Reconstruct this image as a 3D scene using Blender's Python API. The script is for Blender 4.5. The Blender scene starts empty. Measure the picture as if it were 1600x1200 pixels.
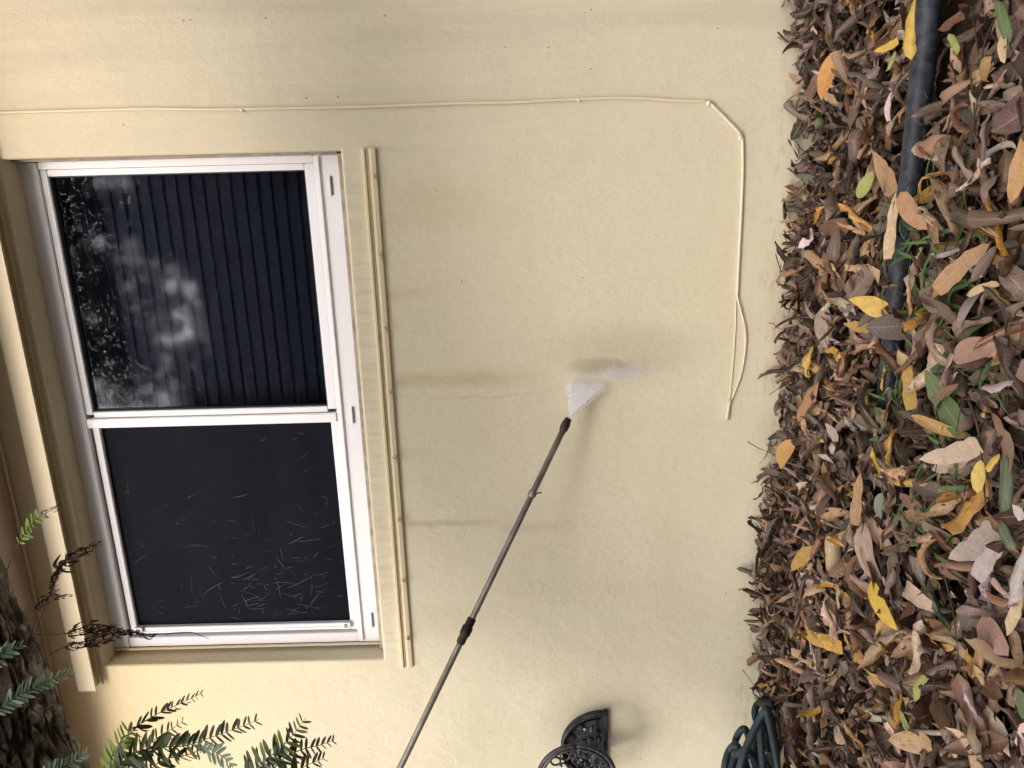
import bpy, bmesh, math, random
import numpy as np
from mathutils import Vector, Matrix, noise
random.seed(7); RNG = np.random.default_rng(11)
S = bpy.context.scene
C = S.collection
PI = math.pi

# ---------------------------------------------------------------- camera
# the photograph was taken with the phone on its side: world "up" points to the left of the frame
ZS = 1.20                                   # soil level is z = 0; window sill about 1.2 m above it
F, YAW, PITCH, ROLL = 1180.5, .2850, .0021, -.0254
CAM = np.array([1.3202, -1.8323, -.4082 + ZS])
def cam_axes():
    cy, sy, cp, sp = math.cos(YAW), math.sin(YAW), math.cos(PITCH), math.sin(PITCH)
    fwd = np.array([-sy*cp, cy*cp, sp]); right = np.array([cy, sy, 0.]); up = np.cross(right, fwd)
    c, s = math.cos(ROLL), math.sin(ROLL)
    return c*right + s*up, s*right - c*up, fwd          # right, down, forward of the upright view
AR, AD, AF = cam_axes()
cam_d = bpy.data.cameras.new('camera'); cam = bpy.data.objects.new('camera', cam_d); C.objects.link(cam)
cam_d.sensor_fit = 'HORIZONTAL'; cam_d.sensor_width = 36.; cam_d.lens = F/1600*36
cam_d.clip_start = .02; cam_d.clip_end = 500
M4 = Matrix.Identity(4)
for i in range(3):
    M4[i][0] = AD[i]; M4[i][1] = AR[i]; M4[i][2] = -AF[i]; M4[i][3] = CAM[i]
cam.matrix_world = M4
S.camera = cam
def at(ix, iy, y=0., z=None):
    """point of the place that lies on the plane y (or z) under a spot of the photograph"""
    v = AF + AR*((1200-iy)-600)/F + AD*(ix-800)/F
    t = (y-CAM[1])/v[1] if z is None else (z-CAM[2])/v[2]
    return Vector(CAM + t*v)

# ---------------------------------------------------------------- sky, sun, exposure
SUN_EL, SUN_AZ = math.radians(38), math.radians(190)      # soft light from the open left, in front of the wall
w = bpy.data.worlds.new('World'); S.world = w; w.use_nodes = True
nt = w.node_tree; nt.nodes.clear()
sky = nt.nodes.new('ShaderNodeTexSky'); sky.sky_type = 'NISHITA'; sky.sun_disc = False
sky.sun_elevation = SUN_EL; sky.sun_rotation = SUN_AZ; sky.air_density = .45; sky.dust_density = 10; sky.ozone_density = 1.
bg = nt.nodes.new('ShaderNodeBackground'); bg.inputs[1].default_value = .15
wo = nt.nodes.new('ShaderNodeOutputWorld')
nt.links.new(sky.outputs[0], bg.inputs[0]); nt.links.new(bg.outputs[0], wo.inputs[0])
sd = bpy.data.lights.new('sun', 'SUN'); sd.energy = 1.5; sd.angle = math.radians(125); sd.color = (1., .975, .93)
so = bpy.data.objects.new('sun', sd); C.objects.link(so)
sdir = Vector((math.sin(SUN_AZ)*math.cos(SUN_EL), math.cos(SUN_AZ)*math.cos(SUN_EL), math.sin(SUN_EL)))
so.rotation_euler = sdir.to_track_quat('Z', 'Y').to_euler(); so.location = (0, -4, 8)
S.view_settings.view_transform = 'Standard'; S.view_settings.look = 'None'
S.view_settings.exposure = .86; S.view_settings.gamma = 1
S.render.engine = 'CYCLES'; S.cycles.max_bounces = 6; S.cycles.diffuse_bounces = 4; S.cycles.transmission_bounces = 4; S.cycles.glossy_bounces = 3; S.cycles.transparent_max_bounces = 10

# ---------------------------------------------------------------- helpers
def tag(o, label=None, cat=None, group=None, kind=None):
    if label: o['label'] = label
    if cat: o['category'] = cat
    if group: o['group'] = group
    if kind: o['kind'] = kind
    return o
def empty(name, loc, label=None, cat=None, group=None, parent=None):
    o = bpy.data.objects.new(name, None); C.objects.link(o); o.location = loc; o.empty_display_size = .05
    if parent: o.parent = parent; o.matrix_parent_inverse = Matrix.Translation(-Vector(parent.location))
    return tag(o, label, cat, group)
def link(name, me, mat, parent=None, smooth=False):
    o = bpy.data.objects.new(name, me); C.objects.link(o)
    if mat and not me.materials: me.materials.append(mat)
    if smooth: me.polygons.foreach_set('use_smooth', [True]*len(me.polygons))
    if parent is not None:
        o.parent = parent; o.matrix_parent_inverse = root_inv(parent)
    return o
def root_inv(p):
    m = Matrix.Identity(4)
    while p is not None:
        m = Matrix.LocRotScale(p.location, p.rotation_euler, p.scale) @ (m if True else m)
        m = m if p.parent is None else p.matrix_parent_inverse @ m
        p = p.parent
    return m.inverted()
def mesh(name, v, f):
    me = bpy.data.meshes.new(name); me.from_pydata([tuple(a) for a in v], [], f); me.update(); return me
def box_bm(bm, x0, x1, y0, y1, z0, z1, bev=0.):
    r = bmesh.ops.create_cube(bm, size=1.)
    for v in r['verts']:
        v.co = Vector((x0+(v.co.x+.5)*(x1-x0), y0+(v.co.y+.5)*(y1-y0), z0+(v.co.z+.5)*(z1-z0)))
    if bev:
        es = list({e for v in r['verts'] for e in v.link_edges})
        bmesh.ops.bevel(bm, geom=es, offset=bev, segments=2, affect='EDGES', clamp_overlap=True)
def box(name, x0, x1, y0, y1, z0, z1, mat, parent=None, bev=.0):
    bm = bmesh.new(); box_bm(bm, x0, x1, y0, y1, z0, z1, bev)
    me = bpy.data.meshes.new(name); bm.to_mesh(me); bm.free()
    return link(name, me, mat, parent)
def catmull(pts, n):
    pts = [Vector(p) for p in pts]; P = [2*pts[0]-pts[1]] + pts + [2*pts[-1]-pts[-2]]; out = []
    for i in range(1, len(P)-2):
        for k in range(n):
            t = k/n; a, b, c, d = P[i-1:i+3]
            out.append(.5*((2*b)+(c-a)*t+(2*a-5*b+4*c-d)*t*t+(3*b-a-3*c+d)*t**3))
    return out + [pts[-1]]
def tube_data(pts, r, n=8, v0=0, ref=Vector((0, 0, 1))):
    """r is a number or a function of 0..1"""
    V, Fc = [], []; m = len(pts); prev = None
    for i, p in enumerate(pts):
        t = (pts[min(i+1, m-1)]-pts[max(i-1, 0)]).normalized()
        if prev is None:
            a = t.cross(ref); a = a if a.length > 1e-3 else t.cross(Vector((1, 0, 0)))
        else: a = prev - t*prev.dot(t)
        a.normalize(); b = t.cross(a); prev = a
        rr = r(i/(m-1)) if callable(r) else r
        for k in range(n):
            an = 2*PI*k/n; V.append(p + (a*math.cos(an)+b*math.sin(an))*rr)
    for i in range(m-1):
        for k in range(n):
            Fc.append((v0+i*n+k, v0+i*n+(k+1) % n, v0+(i+1)*n+(k+1) % n, v0+(i+1)*n+k))
    Fc.append(tuple(v0+k for k in reversed(range(n)))); Fc.append(tuple(v0+(m-1)*n+k for k in range(n)))
    return V, Fc
def tube(name, pts, r, mat, parent=None, n=8):
    V, Fc = tube_data(pts, r, n); return link(name, mesh(name, V, Fc), mat, parent, True)

# ---------------------------------------------------------------- node helpers
class NT:
    def __init__(s, name):
        s.m = bpy.data.materials.new(name); s.m.use_nodes = True; s.t = s.m.node_tree; s.t.nodes.clear()
        s.out = s.n('ShaderNodeOutputMaterial')
    def n(s, typ, **kw):
        nd = s.t.nodes.new(typ)
        for k, v in kw.items(): setattr(nd, k, v)
        return nd
    def put(s, sock, v):
        if isinstance(v, bpy.types.NodeSocket): s.t.links.new(v, sock)
        elif isinstance(v, (tuple, list)) and len(v) == 3 and sock.type == 'RGBA': sock.default_value = (*v, 1)
        else: sock.default_value = v
    def math(s, op, a, b=None, c=None, clamp=False):
        nd = s.n('ShaderNodeMath', operation=op, use_clamp=clamp)
        for i, v in enumerate((a, b, c)):
            if v is not None: s.put(nd.inputs[i], v)
        return nd.outputs[0]
    def mix(s, f, a, b, mode='MIX'):
        nd = s.n('ShaderNodeMix', data_type='RGBA', blend_type=mode)
        s.put(nd.inputs[0], f); s.put(nd.inputs[6], a); s.put(nd.inputs[7], b); return nd.outputs[2]
    def noise(s, vec, scale, detail=3, rough=.5, dist=0.):
        nd = s.n('ShaderNodeTexNoise'); s.put(nd.inputs['Vector'], vec); nd.inputs['Scale'].default_value = scale
        nd.inputs['Detail'].default_value = detail; nd.inputs['Roughness'].default_value = rough; nd.inputs['Distortion'].default_value = dist
        return nd.outputs[0]
    def ramp(s, v, a, b, lo=0., hi=1.):
        nd = s.n('ShaderNodeMapRange', interpolation_type='SMOOTHSTEP'); s.put(nd.inputs[0], v)
        for i, x in enumerate((a, b, lo, hi)): nd.inputs[1+i].default_value = x
        return nd.outputs[0]
    def scaled(s, vec, sc):
        nd = s.n('ShaderNodeVectorMath', operation='MULTIPLY'); s.put(nd.inputs[0], vec); nd.inputs[1].default_value = sc; return nd.outputs[0]
    def pos(s): return s.n('ShaderNodeNewGeometry').outputs['Position']
    def obj(s): return s.n('ShaderNodeTexCoord').outputs['Object']
    def xyz(s, v):
        nd = s.n('ShaderNodeSeparateXYZ'); s.put(nd.inputs[0], v); return nd.outputs
    def bump(s, h, st, dist, nrm=None):
        nd = s.n('ShaderNodeBump'); s.put(nd.inputs['Height'], h); nd.inputs['Strength'].default_value = st; nd.inputs['Distance'].default_value = dist
        if nrm: s.put(nd.inputs['Normal'], nrm)
        return nd.outputs[0]
    def principled(s, col, rough=.6, nrm=None, metal=0., spec=.4, **kw):
        nd = s.n('ShaderNodeBsdfPrincipled'); s.put(nd.inputs['Base Color'], col); s.put(nd.inputs['Roughness'], rough)
        s.put(nd.inputs['Metallic'], metal); s.put(nd.inputs['Specular IOR Level'], spec)
        if nrm: s.put(nd.inputs['Normal'], nrm)
        s.t.links.new(nd.outputs[0], s.out.inputs[0]); return nd
def simple(name, col, rough=.5, metal=0., var=.15, scale=30., bump=.0, spec=.4):
    t = NT(name); p = t.obj(); n = t.noise(p, scale, 4, .6)
    c = t.mix(t.ramp(n, .3, .7), tuple(x*(1-var) for x in col), tuple(min(1, x*(1+var)) for x in col))
    t.principled(c, rough, t.bump(t.noise(p, scale*4, 4), bump, .002) if bump else None, metal, spec); return t.m

def wall_material(name, stains=True):
    t = NT(name); P = t.pos(); x, y, z = t.xyz(P)
    big = t.noise(P, 1.6, 4, .55); mid = t.noise(P, 7., 5, .6); fine = t.noise(P, 60., 4, .6)
    streak = t.noise(t.scaled(P, (14., 14., 1.3)), 1., 5, .65)
    # yellower paint towards the top left; paler on the left, greyer on the right
    warm_top = t.math('ADD', t.ramp(z, 1.15, 2.05), t.math('MULTIPLY', t.math('SUBTRACT', mid, .5), .35), clamp=True)
    left = t.ramp(x, .8, -.5)
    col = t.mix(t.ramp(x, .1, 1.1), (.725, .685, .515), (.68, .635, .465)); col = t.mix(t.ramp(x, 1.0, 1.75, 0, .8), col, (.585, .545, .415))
    col = t.mix(t.math('MULTIPLY', warm_top, t.math('ADD', .35, t.math('MULTIPLY', left, .55))), col, (.74, .585, .32))
    col = t.mix(t.ramp(mid, .35, .75, 0, .2), col, (.62, .555, .40))
    col = t.mix(t.ramp(big, .4, .7, 0, .25), col, (.60, .53, .38))
    col = t.mix(t.ramp(fine, .45, .75, 0, .12), col, (.42, .36, .25))
    if stains:
        def add(mask, c, f): nonlocal col; col = t.mix(t.math('MULTIPLY', mask, f, clamp=True), col, c)
        # grime on the wall right of the cable
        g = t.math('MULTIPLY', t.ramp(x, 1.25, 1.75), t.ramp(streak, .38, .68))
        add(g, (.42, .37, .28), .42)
        # dirt runs below the shutter track
        wob = t.math('MULTIPLY', t.math('SUBTRACT', t.noise(P, 9., 3), .5), .05)
        for sx, wd, z0, z1, f, cc in ((1.23, .055, 1.09, .78, .30, (.54, .36, .17)), (1.02, .018, 1.09, .98, .42, (.46, .32, .15)), (.80, .022, 1.09, .72, .48, (.48, .33, .15)),
                                      (.755, .004, .98, .66, .28, (.40, .35, .25)), (.40, .011, 1.09, .80, .5, (.40, .29, .17)), (.38, .016, .82, .62, .3, (.40, .33, .22)),
                                      (.10, .05, 1.09, .85, .22, (.48, .36, .18)), (1.36, .006, 1.10, .98, .5, (.4, .34, .22)), (.60, .02, 1.09, 1.0, .2, (.46, .33, .15))):
            d = t.math('ABSOLUTE', t.math('SUBTRACT', t.math('ADD', x, wob), sx))
            m = t.math('MULTIPLY', t.ramp(d, wd*1.5, wd*.1), t.math('MULTIPLY', t.ramp(z, z1-.05, z1+.16), t.ramp(z, z0+.02, z0)))
            add(t.math('MULTIPLY', m, t.ramp(streak, .2, .7, .45, 1.)), cc, f)
        # darker, smoother patch where the jet strikes
        def gauss(cx, cz, sx, sz):
            a = t.math('POWER', t.math('DIVIDE', t.math('SUBTRACT', x, cx), sx), 2.); b = t.math('POWER', t.math('DIVIDE', t.math('SUBTRACT', z, cz), sz), 2.)
            r = t.math('SQRT', t.math('ADD', a, b))
            return t.ramp(t.math('ADD', r, t.math('MULTIPLY', t.math('SUBTRACT', mid, .5), .9)), 1.15, .35)
        jet_patch = t.math('MAXIMUM', gauss(.825, .565, .03, .11), t.math('MULTIPLY', gauss(.86, .50, .09, .22), .4))
        add(jet_patch, (.33, .265, .175), .62)
        add(gauss(-.27, .62, .16, .13), (.40, .37, .29), .35)  # soft shadow around the hose hanger, painted into the wall colour
        # mould at the foot of the wall and along the lower edge of the opening
        foot = t.math('MULTIPLY', t.ramp(z, .24, .12), t.ramp(t.noise(t.scaled(P, (16., 16., 60.)), 1., 5, .65), .52, .68))
        add(foot, (.28, .26, .16), .42)
        led = t.math('MULTIPLY', t.math('MULTIPLY', t.ramp(z, 1.08, 1.15), t.ramp(z, 1.19, 1.165)), t.math('MULTIPLY', t.ramp(x, -.05, 0.), t.ramp(x, 1.38, 1.3)))
        add(t.math('MULTIPLY', led, t.ramp(t.noise(t.scaled(P, (60., 60., 8.)), 1., 4, .7), .42, .66)), (.40, .35, .22), .28)
        # scuffs and hairline scratches left by the brush
        sc_ = t.noise(t.scaled(P, (7., 7., 26.)), 1., 2, .5, 3.5); fn = t.math('ABSOLUTE', t.math('SUBTRACT', sc_, .5))
        add(t.math('MULTIPLY', t.ramp(fn, .006, .001), t.ramp(t.noise(P, 5., 2), .55, .68)), (.46, .40, .28), .40)
        # dark specks of algae
        vo = t.n('ShaderNodeTexVoronoi', feature='F1'); t.put(vo.inputs['Vector'], t.scaled(P, (1., 1., .7))); vo.inputs['Scale'].default_value = 42.
        sep = t.n('ShaderNodeSeparateColor'); t.put(sep.inputs[0], vo.outputs['Color'])
        dens = t.math('ADD', .93, t.math('MULTIPLY', t.ramp(x, 1.3, 1.7), -.28))
        sp = t.math('MULTIPLY', t.ramp(vo.outputs['Distance'], .11, .04), t.math('GREATER_THAN', sep.outputs[0], dens))
        add(t.math('MULTIPLY', sp, sep.outputs[1]), (.13, .11, .08), .8)
    # stucco: fine sand grain, short trowel ticks, slow undulation
    tick = t.noise(t.scaled(P, (190., 190., 105.)), 1., 2, .5, .5); area = t.ramp(big, .35, .65, .35, 1.)
    hgt = t.math('ADD', t.math('MULTIPLY', big, 6.), t.math('MULTIPLY', t.noise(P, 22., 3, .55), .7))
    hgt = t.math('ADD', hgt, t.math('MULTIPLY', t.math('MULTIPLY', t.ramp(tick, .48, .82), area), .20))
    hgt = t.math('ADD', hgt, t.math('MULTIPLY', t.noise(P, 380., 2), .16))
    n4 = t.bump(hgt, .75, .0030)
    rough = .62 if not stains else t.math('SUBTRACT', .66, t.math('MULTIPLY', jet_patch, .3))
    t.principled(col, rough, n4, 0., .3); return t.m

def metal_paint(name, col, dirt, var=.08, rough=.45):
    t = NT(name); P = t.pos(); n = t.noise(P, 12., 5, .65); s = t.noise(t.scaled(P, (5., 40., 60.)), 1., 5, .7)
    c = t.mix(t.ramp(n, .3, .7, 0, var*2), col, tuple(v*.82 for v in col)); c = t.mix(t.ramp(s, .62, .85, 0, .4), c, dirt)
    vo = t.noise(P, 170., 2); c = t.mix(t.ramp(vo, .72, .8, 0, .5), c, dirt)
    t.principled(c, rough, t.bump(n, .12, .004), 0., .4); return t.m

MT = {}
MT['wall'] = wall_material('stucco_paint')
MT['trim'] = metal_paint('track_paint', (.72, .63, .42), (.50, .42, .27))
MT['soffit'] = simple('soffit_paint', (.72, .58, .53), .7, var=.06, scale=6, bump=.15)
MT['white'] = metal_paint('white_aluminium', (.83, .84, .87), (.68, .66, .63), .015, .35)
MT['groove'] = simple('grey_groove', (.22, .23, .24), .6)
MT['gasket'] = simple('dark_gasket', (.03, .03, .032), .6)
MT['caulk'] = simple('dirty_caulk', (.36, .31, .25), .8, var=.25, scale=25, bump=.3)
MT['slat'] = simple('blind_slat', (.50, .50, .50), .5, var=.05)
MT['dark'] = simple('dark_room', (.03, .03, .035), .9)
MT['iron'] = simple('cast_iron', (.050, .050, .060), .36, .3, var=.5, scale=45, bump=1.)
MT['hose'] = simple('blue_black_hose', (.018, .034, .044), .5, var=.35, scale=25, bump=.3)
MT['pipe'] = simple('black_pipe', (.020, .025, .036), .5, var=.6, scale=60, bump=.4)
MT['cable'] = metal_paint('painted_cable', (.70, .63, .46), (.5, .42, .27))
MT['lance'] = simple('dull_steel', (.30, .275, .235), .42, .6, var=.25, scale=18)
MT['lance_dark'] = simple('dark_brass', (.045, .035, .025), .5, .4, var=.3)
MT['twig'] = simple('twig_bark', (.05, .035, .025), .8, var=.5)
MT['roof'] = simple('roof_shingle', (.22, .18, .15), .9, var=.3, scale=8, bump=.4)
MT['rubber'] = simple('black_rubber', (.02, .02, .02), .6)

def water_material():
    t = NT('water_droplets'); d = t.n('ShaderNodeBsdfDiffuse'); d.inputs[0].default_value = (.98, .98, .99, 1)
    tr = t.n('ShaderNodeBsdfTranslucent'); tr.inputs[0].default_value = (.98, .98, .99, 1); m = t.n('ShaderNodeMixShader'); m.inputs[0].default_value = .45
    t.t.links.new(d.outputs[0], m.inputs[1]); t.t.links.new(tr.outputs[0], m.inputs[2]); t.t.links.new(m.outputs[0], t.out.inputs[0]); return t.m
MT['water'] = water_material()

def glass_material():
    t = NT('tinted_film_glass'); P = t.pos()
    wr = t.noise(t.scaled(P, (9., 9., 12.)), 1., 2, .5, .6); cr = t.noise(t.scaled(P, (55., 55., 38.)), 1., 3, .6, 2.5)
    n = t.bump(t.ramp(cr, .60, .78), .22, .0011, t.bump(wr, .05, .004))
    g = t.n('ShaderNodeBsdfGlossy'); g.inputs['Color'].default_value = (.80, .88, 1., 1); g.inputs['Roughness'].default_value = .065; t.put(g.inputs['Normal'], n)
    tr = t.n('ShaderNodeBsdfTransparent'); tr.inputs[0].default_value = (.44, .465, .53, 1)
    fr = t.n('ShaderNodeFresnel'); fr.inputs[0].default_value = 1.42
    m = t.n('ShaderNodeMixShader'); t.put(m.inputs[0], fr.outputs[0])
    t.t.links.new(tr.outputs[0], m.inputs[1]); t.t.links.new(g.outputs[0], m.inputs[2]); t.t.links.new(m.outputs[0], t.out.inputs[0]); return t.m
MT['glass'] = glass_material()
def screen_material():
    t = NT('insect_screen'); tr = t.n('ShaderNodeBsdfTransparent'); tr.inputs[0].default_value = (.55, .56, .6, 1)
    d = t.n('ShaderNodeBsdfPrincipled'); d.inputs['Base Color'].default_value = (.018, .02, .03, 1); d.inputs['Roughness'].default_value = .6; d.inputs['Specular IOR Level'].default_value = .12
    P = t.pos(); dust = t.ramp(t.noise(t.scaled(P, (4., 4., 9.)), 1., 5, .7), .35, .8)
    t.put(d.inputs['Base Color'], t.mix(dust, (.004, .006, .014), (.012, .014, .024)))
    m = t.n('ShaderNodeMixShader'); m.inputs[0].default_value = .52
    t.t.links.new(tr.outputs[0], m.inputs[1]); t.t.links.new(d.outputs[0], m.inputs[2]); t.t.links.new(m.outputs[0], t.out.inputs[0]); return t.m
MT['screen'] = screen_material()
MT['scratch'] = simple('scratched_mesh', (.10, .10, .125), .7)

def leaf_material(name, per_object):
    t = NT(name)
    if per_object: oi = t.n('ShaderNodeObjectInfo'); col = oi.outputs['Color']
    else: col = t.n('ShaderNodeAttribute', attribute_name='tint').outputs['Color']
    luv = t.n('ShaderNodeAttribute', attribute_name='luv').outputs['Vector']; s, tt, _ = t.xyz(luv)
    P = t.pos(); n = t.noise(P, 70., 5, .65); sp = t.noise(P, 240., 3, .6); bl = t.noise(P, 28., 4, .6)
    a = t.math('ABSOLUTE', s)
    c = t.mix(t.ramp(n, .35, .72, 0, .8), col, t.mix(1., col, (.52, .45, .42), 'MULTIPLY'))
    c = t.mix(t.ramp(bl, .55, .75, 0, .5), c, t.mix(1., col, (.50, .36, .30), 'MULTIPLY'))
    c = t.mix(t.ramp(sp, .595, .67, 0, .8), c, (.02, .014, .01))                       # fungus specks
    rib = t.ramp(a, .09, .03)
    c = t.mix(t.math('MULTIPLY', rib, .55), c, t.mix(.5, col, (.55, .40, .24)))
    vein = t.math('SINE', t.math('MULTIPLY', t.math('SUBTRACT', tt, t.math('MULTIPLY', a, .10)), 95.))
    geo = t.n('ShaderNodeNewGeometry')
    c = t.mix(t.math('MULTIPLY', geo.outputs['Backfacing'], .45), c, t.mix(.35, col, (.42, .34, .28)))
    h = t.math('ADD', t.math('MULTIPLY', vein, .10), t.math('ADD', n, t.math('MULTIPLY', rib, .8)))
    nr = t.bump(h, .45, .0016)
    p = t.principled(c, t.ramp(bl, .3, .7, .34, .6), nr, 0., .5)
    tl = t.n('ShaderNodeBsdfTranslucent'); t.put(tl.inputs[0], c); mx = t.n('ShaderNodeMixShader'); mx.inputs[0].default_value = .12
    t.t.links.new(p.outputs[0], mx.inputs[1]); t.t.links.new(tl.outputs[0], mx.inputs[2]); t.t.links.new(mx.outputs[0], t.out.inputs[0])
    return t.m
MT['leaf_obj'] = leaf_material('fallen_leaf_single', True)
MT['leaf_bulk'] = leaf_material('fallen_leaf_mass', False)

def bark_material():
    t = NT('rough_bark'); P = t.pos(); n = t.noise(P, 22., 6, .65); l = t.noise(P, 9., 5, .6); f = t.noise(P, 90., 5, .65)
    hgt = t.n('ShaderNodeAttribute', attribute_name='ridge').outputs['Fac']
    c = t.mix(t.ramp(hgt, .25, .75), (.034, .030, .027), (.30, .27, .235)); c = t.mix(t.ramp(f, .35, .7, 0, .6), c, (.07, .055, .042))
    c = t.mix(t.math('MULTIPLY', t.ramp(n, .50, .60), t.ramp(hgt, .30, .5)), c, (.58, .56, .52))      # lichen on the ridges
    c = t.mix(t.math('MULTIPLY', t.ramp(l, .56, .68, 0, .5), t.ramp(hgt, .3, .6)), c, (.15, .15, .07))
    t.principled(c, .88, t.bump(t.noise(t.scaled(P, (1., 1., 1.)), 200., 4, .7), .6, .006, t.bump(f, .9, .014, t.bump(n, .8, .02))), 0., .2); return t.m
MT['bark'] = bark_material()
def green_material(name, a, b, trans=.3):
    t = NT(name); P = t.pos(); oi = t.n('ShaderNodeObjectInfo').outputs['Random']
    c = t.mix(t.math('ADD', t.math('MULTIPLY', oi, .6), t.math('MULTIPLY', t.noise(P, 40., 3), .4)), a, b)
    p = t.principled(c, .5, None, 0., .3)
    tl = t.n('ShaderNodeBsdfTranslucent'); t.put(tl.inputs[0], c); mx = t.n('ShaderNodeMixShader'); mx.inputs[0].default_value = trans
    t.t.links.new(p.outputs[0], mx.inputs[1]); t.t.links.new(tl.outputs[0], mx.inputs[2]); t.t.links.new(mx.outputs[0], t.out.inputs[0]); return t.m
MT['fern'] = green_material('fern_green', (.12, .21, .035), (.24, .37, .06))
MT['fern_dark'] = green_material('fern_dark', (.028, .042, .016), (.07, .10, .03))
MT['fern_blue'] = green_material('fern_blue', (.10, .17, .12), (.16, .25, .17))
MT['fern_dry'] = green_material('fern_dry', (.035, .018, .014), (.08, .045, .03), .1)
MT['grass'] = green_material('grass_blade', (.05, .11, .03), (.13, .21, .08))
MT['canopy'] = green_material('canopy_leaf', (.030, .055, .015), (.07, .11, .03), .25)
def ground_material():
    t = NT('leaf_mould_soil'); P = t.pos(); n = t.noise(P, 30., 6, .7); b = t.noise(P, 3., 4)
    c = t.mix(n, (.012, .009, .007), (.055, .038, .026)); c = t.mix(t.ramp(b, .5, .7, 0, .4), c, (.06, .06, .025))
    t.principled(c, .95, t.bump(n, .8, .02), 0., .15); return t.m
MT['ground'] = ground_material()
# ---------------------------------------------------------------- ground
WALLX = [-3., -.9, -.43, -.2, .12, .41, .77, 1.09, 1.38, 1.65, 2.2, 4.]
WALLH = [.02, .02, .03, .10, .135, .15, .14, .13, .125, .175, .18, .18]
def litter(x, y):
    """top of the leaf litter"""
    h = float(np.interp(x, WALLX, WALLH)); k = min(1., max(0., -y/.9))
    h = h*(1-k) + .115*k
    h += .022*noise.noise(Vector((x*3.1, y*3.1, 1.7))) + .014*noise.noise(Vector((x*8., y*8., 4.)))
    far = max(0., (-y-1.6)/1.5, (x-2.4)/1., (-.9-x)/.8)
    return h*max(0., 1-far)
gx = [-60, -25, -8, -4, -2.4] + [-1.6+.06*i for i in range(75)] + [3.4, 5, 9, 25, 60]
gy = [-90, -40, -18, -9, -5, -3.6] + [-2.9+.06*i for i in range(49)] + [.04]
gv = [(x, y, max(0., litter(x, y)-.065)*(1 if -3 < y else 0)) for y in gy for x in gx]
nx = len(gx)
gf = [(j*nx+i, j*nx+i+1, (j+1)*nx+i+1, (j+1)*nx+i) for j in range(len(gy)-1) for i in range(nx-1)]
g = link('ground', mesh('ground', gv, gf), MT['ground'], None, True); tag(g, kind='structure')

# ---------------------------------------------------------------- house
house = empty('house', (0, 0, 0), 'pale yellow stucco house wall with a white sliding window under a pinkish eave', 'house')
OX0, OX1, OZ0, OZ1, RD = -.016, 1.356, ZS-.021, ZS+.766, .16
WX0, WX1, WZ0, WZ1 = -3.2, 4.2, -.25, ZS+.925
def wall_mesh():
    bm = bmesh.new()
    xs, zs = [WX0, OX0, OX1, WX1], [WZ0, OZ0, OZ1, WZ1]
    V = [[bm.verts.new((x, 0, z)) for x in xs] for z in zs]
    for j in range(3):
        for i in range(3):
            if (i, j) != (1, 1): bm.faces.new((V[j][i], V[j][i+1], V[j+1][i+1], V[j+1][i]))
    ring = [V[1][1], V[1][2], V[2][2], V[2][1]]
    back = [bm.verts.new((v.co.x, RD, v.co.z)) for v in ring]; edges = []
    for k in range(4):
        bm.faces.new((ring[(k+1) % 4], ring[k], back[k], back[(k+1) % 4]))
    bm.verts.index_update()
    out = [V[0][0], V[0][3], V[3][3], V[3][0]]; ob = [bm.verts.new((v.co.x, .2, v.co.z)) for v in out]
    bm.faces.new((V[0][0], V[0][1], V[0][2], V[0][3], ob[1], ob[0])[::-1]); bm.faces.new((V[3][3], V[3][2], V[3][1], V[3][0], ob[3], ob[2])[::-1])
    es = [e for e in bm.edges if set(e.verts) <= set(ring)]
    bmesh.ops.bevel(bm, geom=es, offset=.007, segments=3, affect='EDGES', profile=.5)
    bmesh.ops.recalc_face_normals(bm, faces=bm.faces)
    me = bpy.data.meshes.new('wall'); bm.to_mesh(me); bm.free(); return me
wm = wall_mesh()
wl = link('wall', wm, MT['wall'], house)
# shallow vertical seam in the render that the cable follows
seam = at(1175, 157); box('seam', 1.4415, 1.4445, -.0012, .003, .0, ZS-.87, MT['wall'], house)
# eave
SZ = ZS+.922
box('soffit', WX0, WX1, -.14, .0, SZ, SZ+.02, MT['soffit'], house)
tube('soffit_bead', [Vector((WX0, -.004, SZ-.004)), Vector((0, -.004, SZ-.005)), Vector((WX1, -.004, SZ-.004))], .006, MT['trim'], house)
box('fascia', WX0, WX1, -.16, -.14, SZ-.01, SZ+.15, MT['soffit'], house, .004)
rv = [(WX0, -.22, SZ+.152), (WX1, -.22, SZ+.152), (WX1, 3.2, SZ+1.6), (WX0, 3.2, SZ+1.6)]
rv += [(a, b, c+.05) for a, b, c in rv]
link('roof', mesh('roof', rv, [(3, 2, 1, 0), (4, 5, 6, 7), (0, 1, 5, 4), (1, 2, 6, 5), (2, 3, 7, 6), (3, 0, 4, 7)]), MT['roof'], house)
def extrude_x(name, prof, x0, x1, mat, parent):
    n = len(prof); v = [(x0, *p) for p in prof]+[(x1, *p) for p in prof]
    f = [tuple(range(n)), tuple(reversed(range(n, 2*n)))]+[((i+1) % n, i, n+i, n+(i+1) % n) for i in range(n)]
    me = mesh(name, v, f); bm = bmesh.new(); bm.from_mesh(me); bmesh.ops.recalc_face_normals(bm, faces=bm.faces); bm.to_mesh(me); bm.free()
    return link(name, me, mat, parent)
# storm-panel header above the window: wall flange, top, outer leg, open below
z0 = ZS+.783
hd = extrude_x('shutter_header', [(0., z0), (-.004, z0), (-.004, z0+.012), (-.028, z0+.012), (-.028, z0+.004), (-.032, z0+.004), (-.032, z0+.053), (-.004, z0+.053), (-.004, z0+.062), (0., z0+.062)], -.075, 1.43, MT['trim'], house)
extrude_x('header_return', [(-.0045, z0+.002), (-.009, z0+.002), (-.009, z0+.0115), (-.0045, z0+.0115)], -.045, 1.42, MT['trim'], hd)
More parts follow.
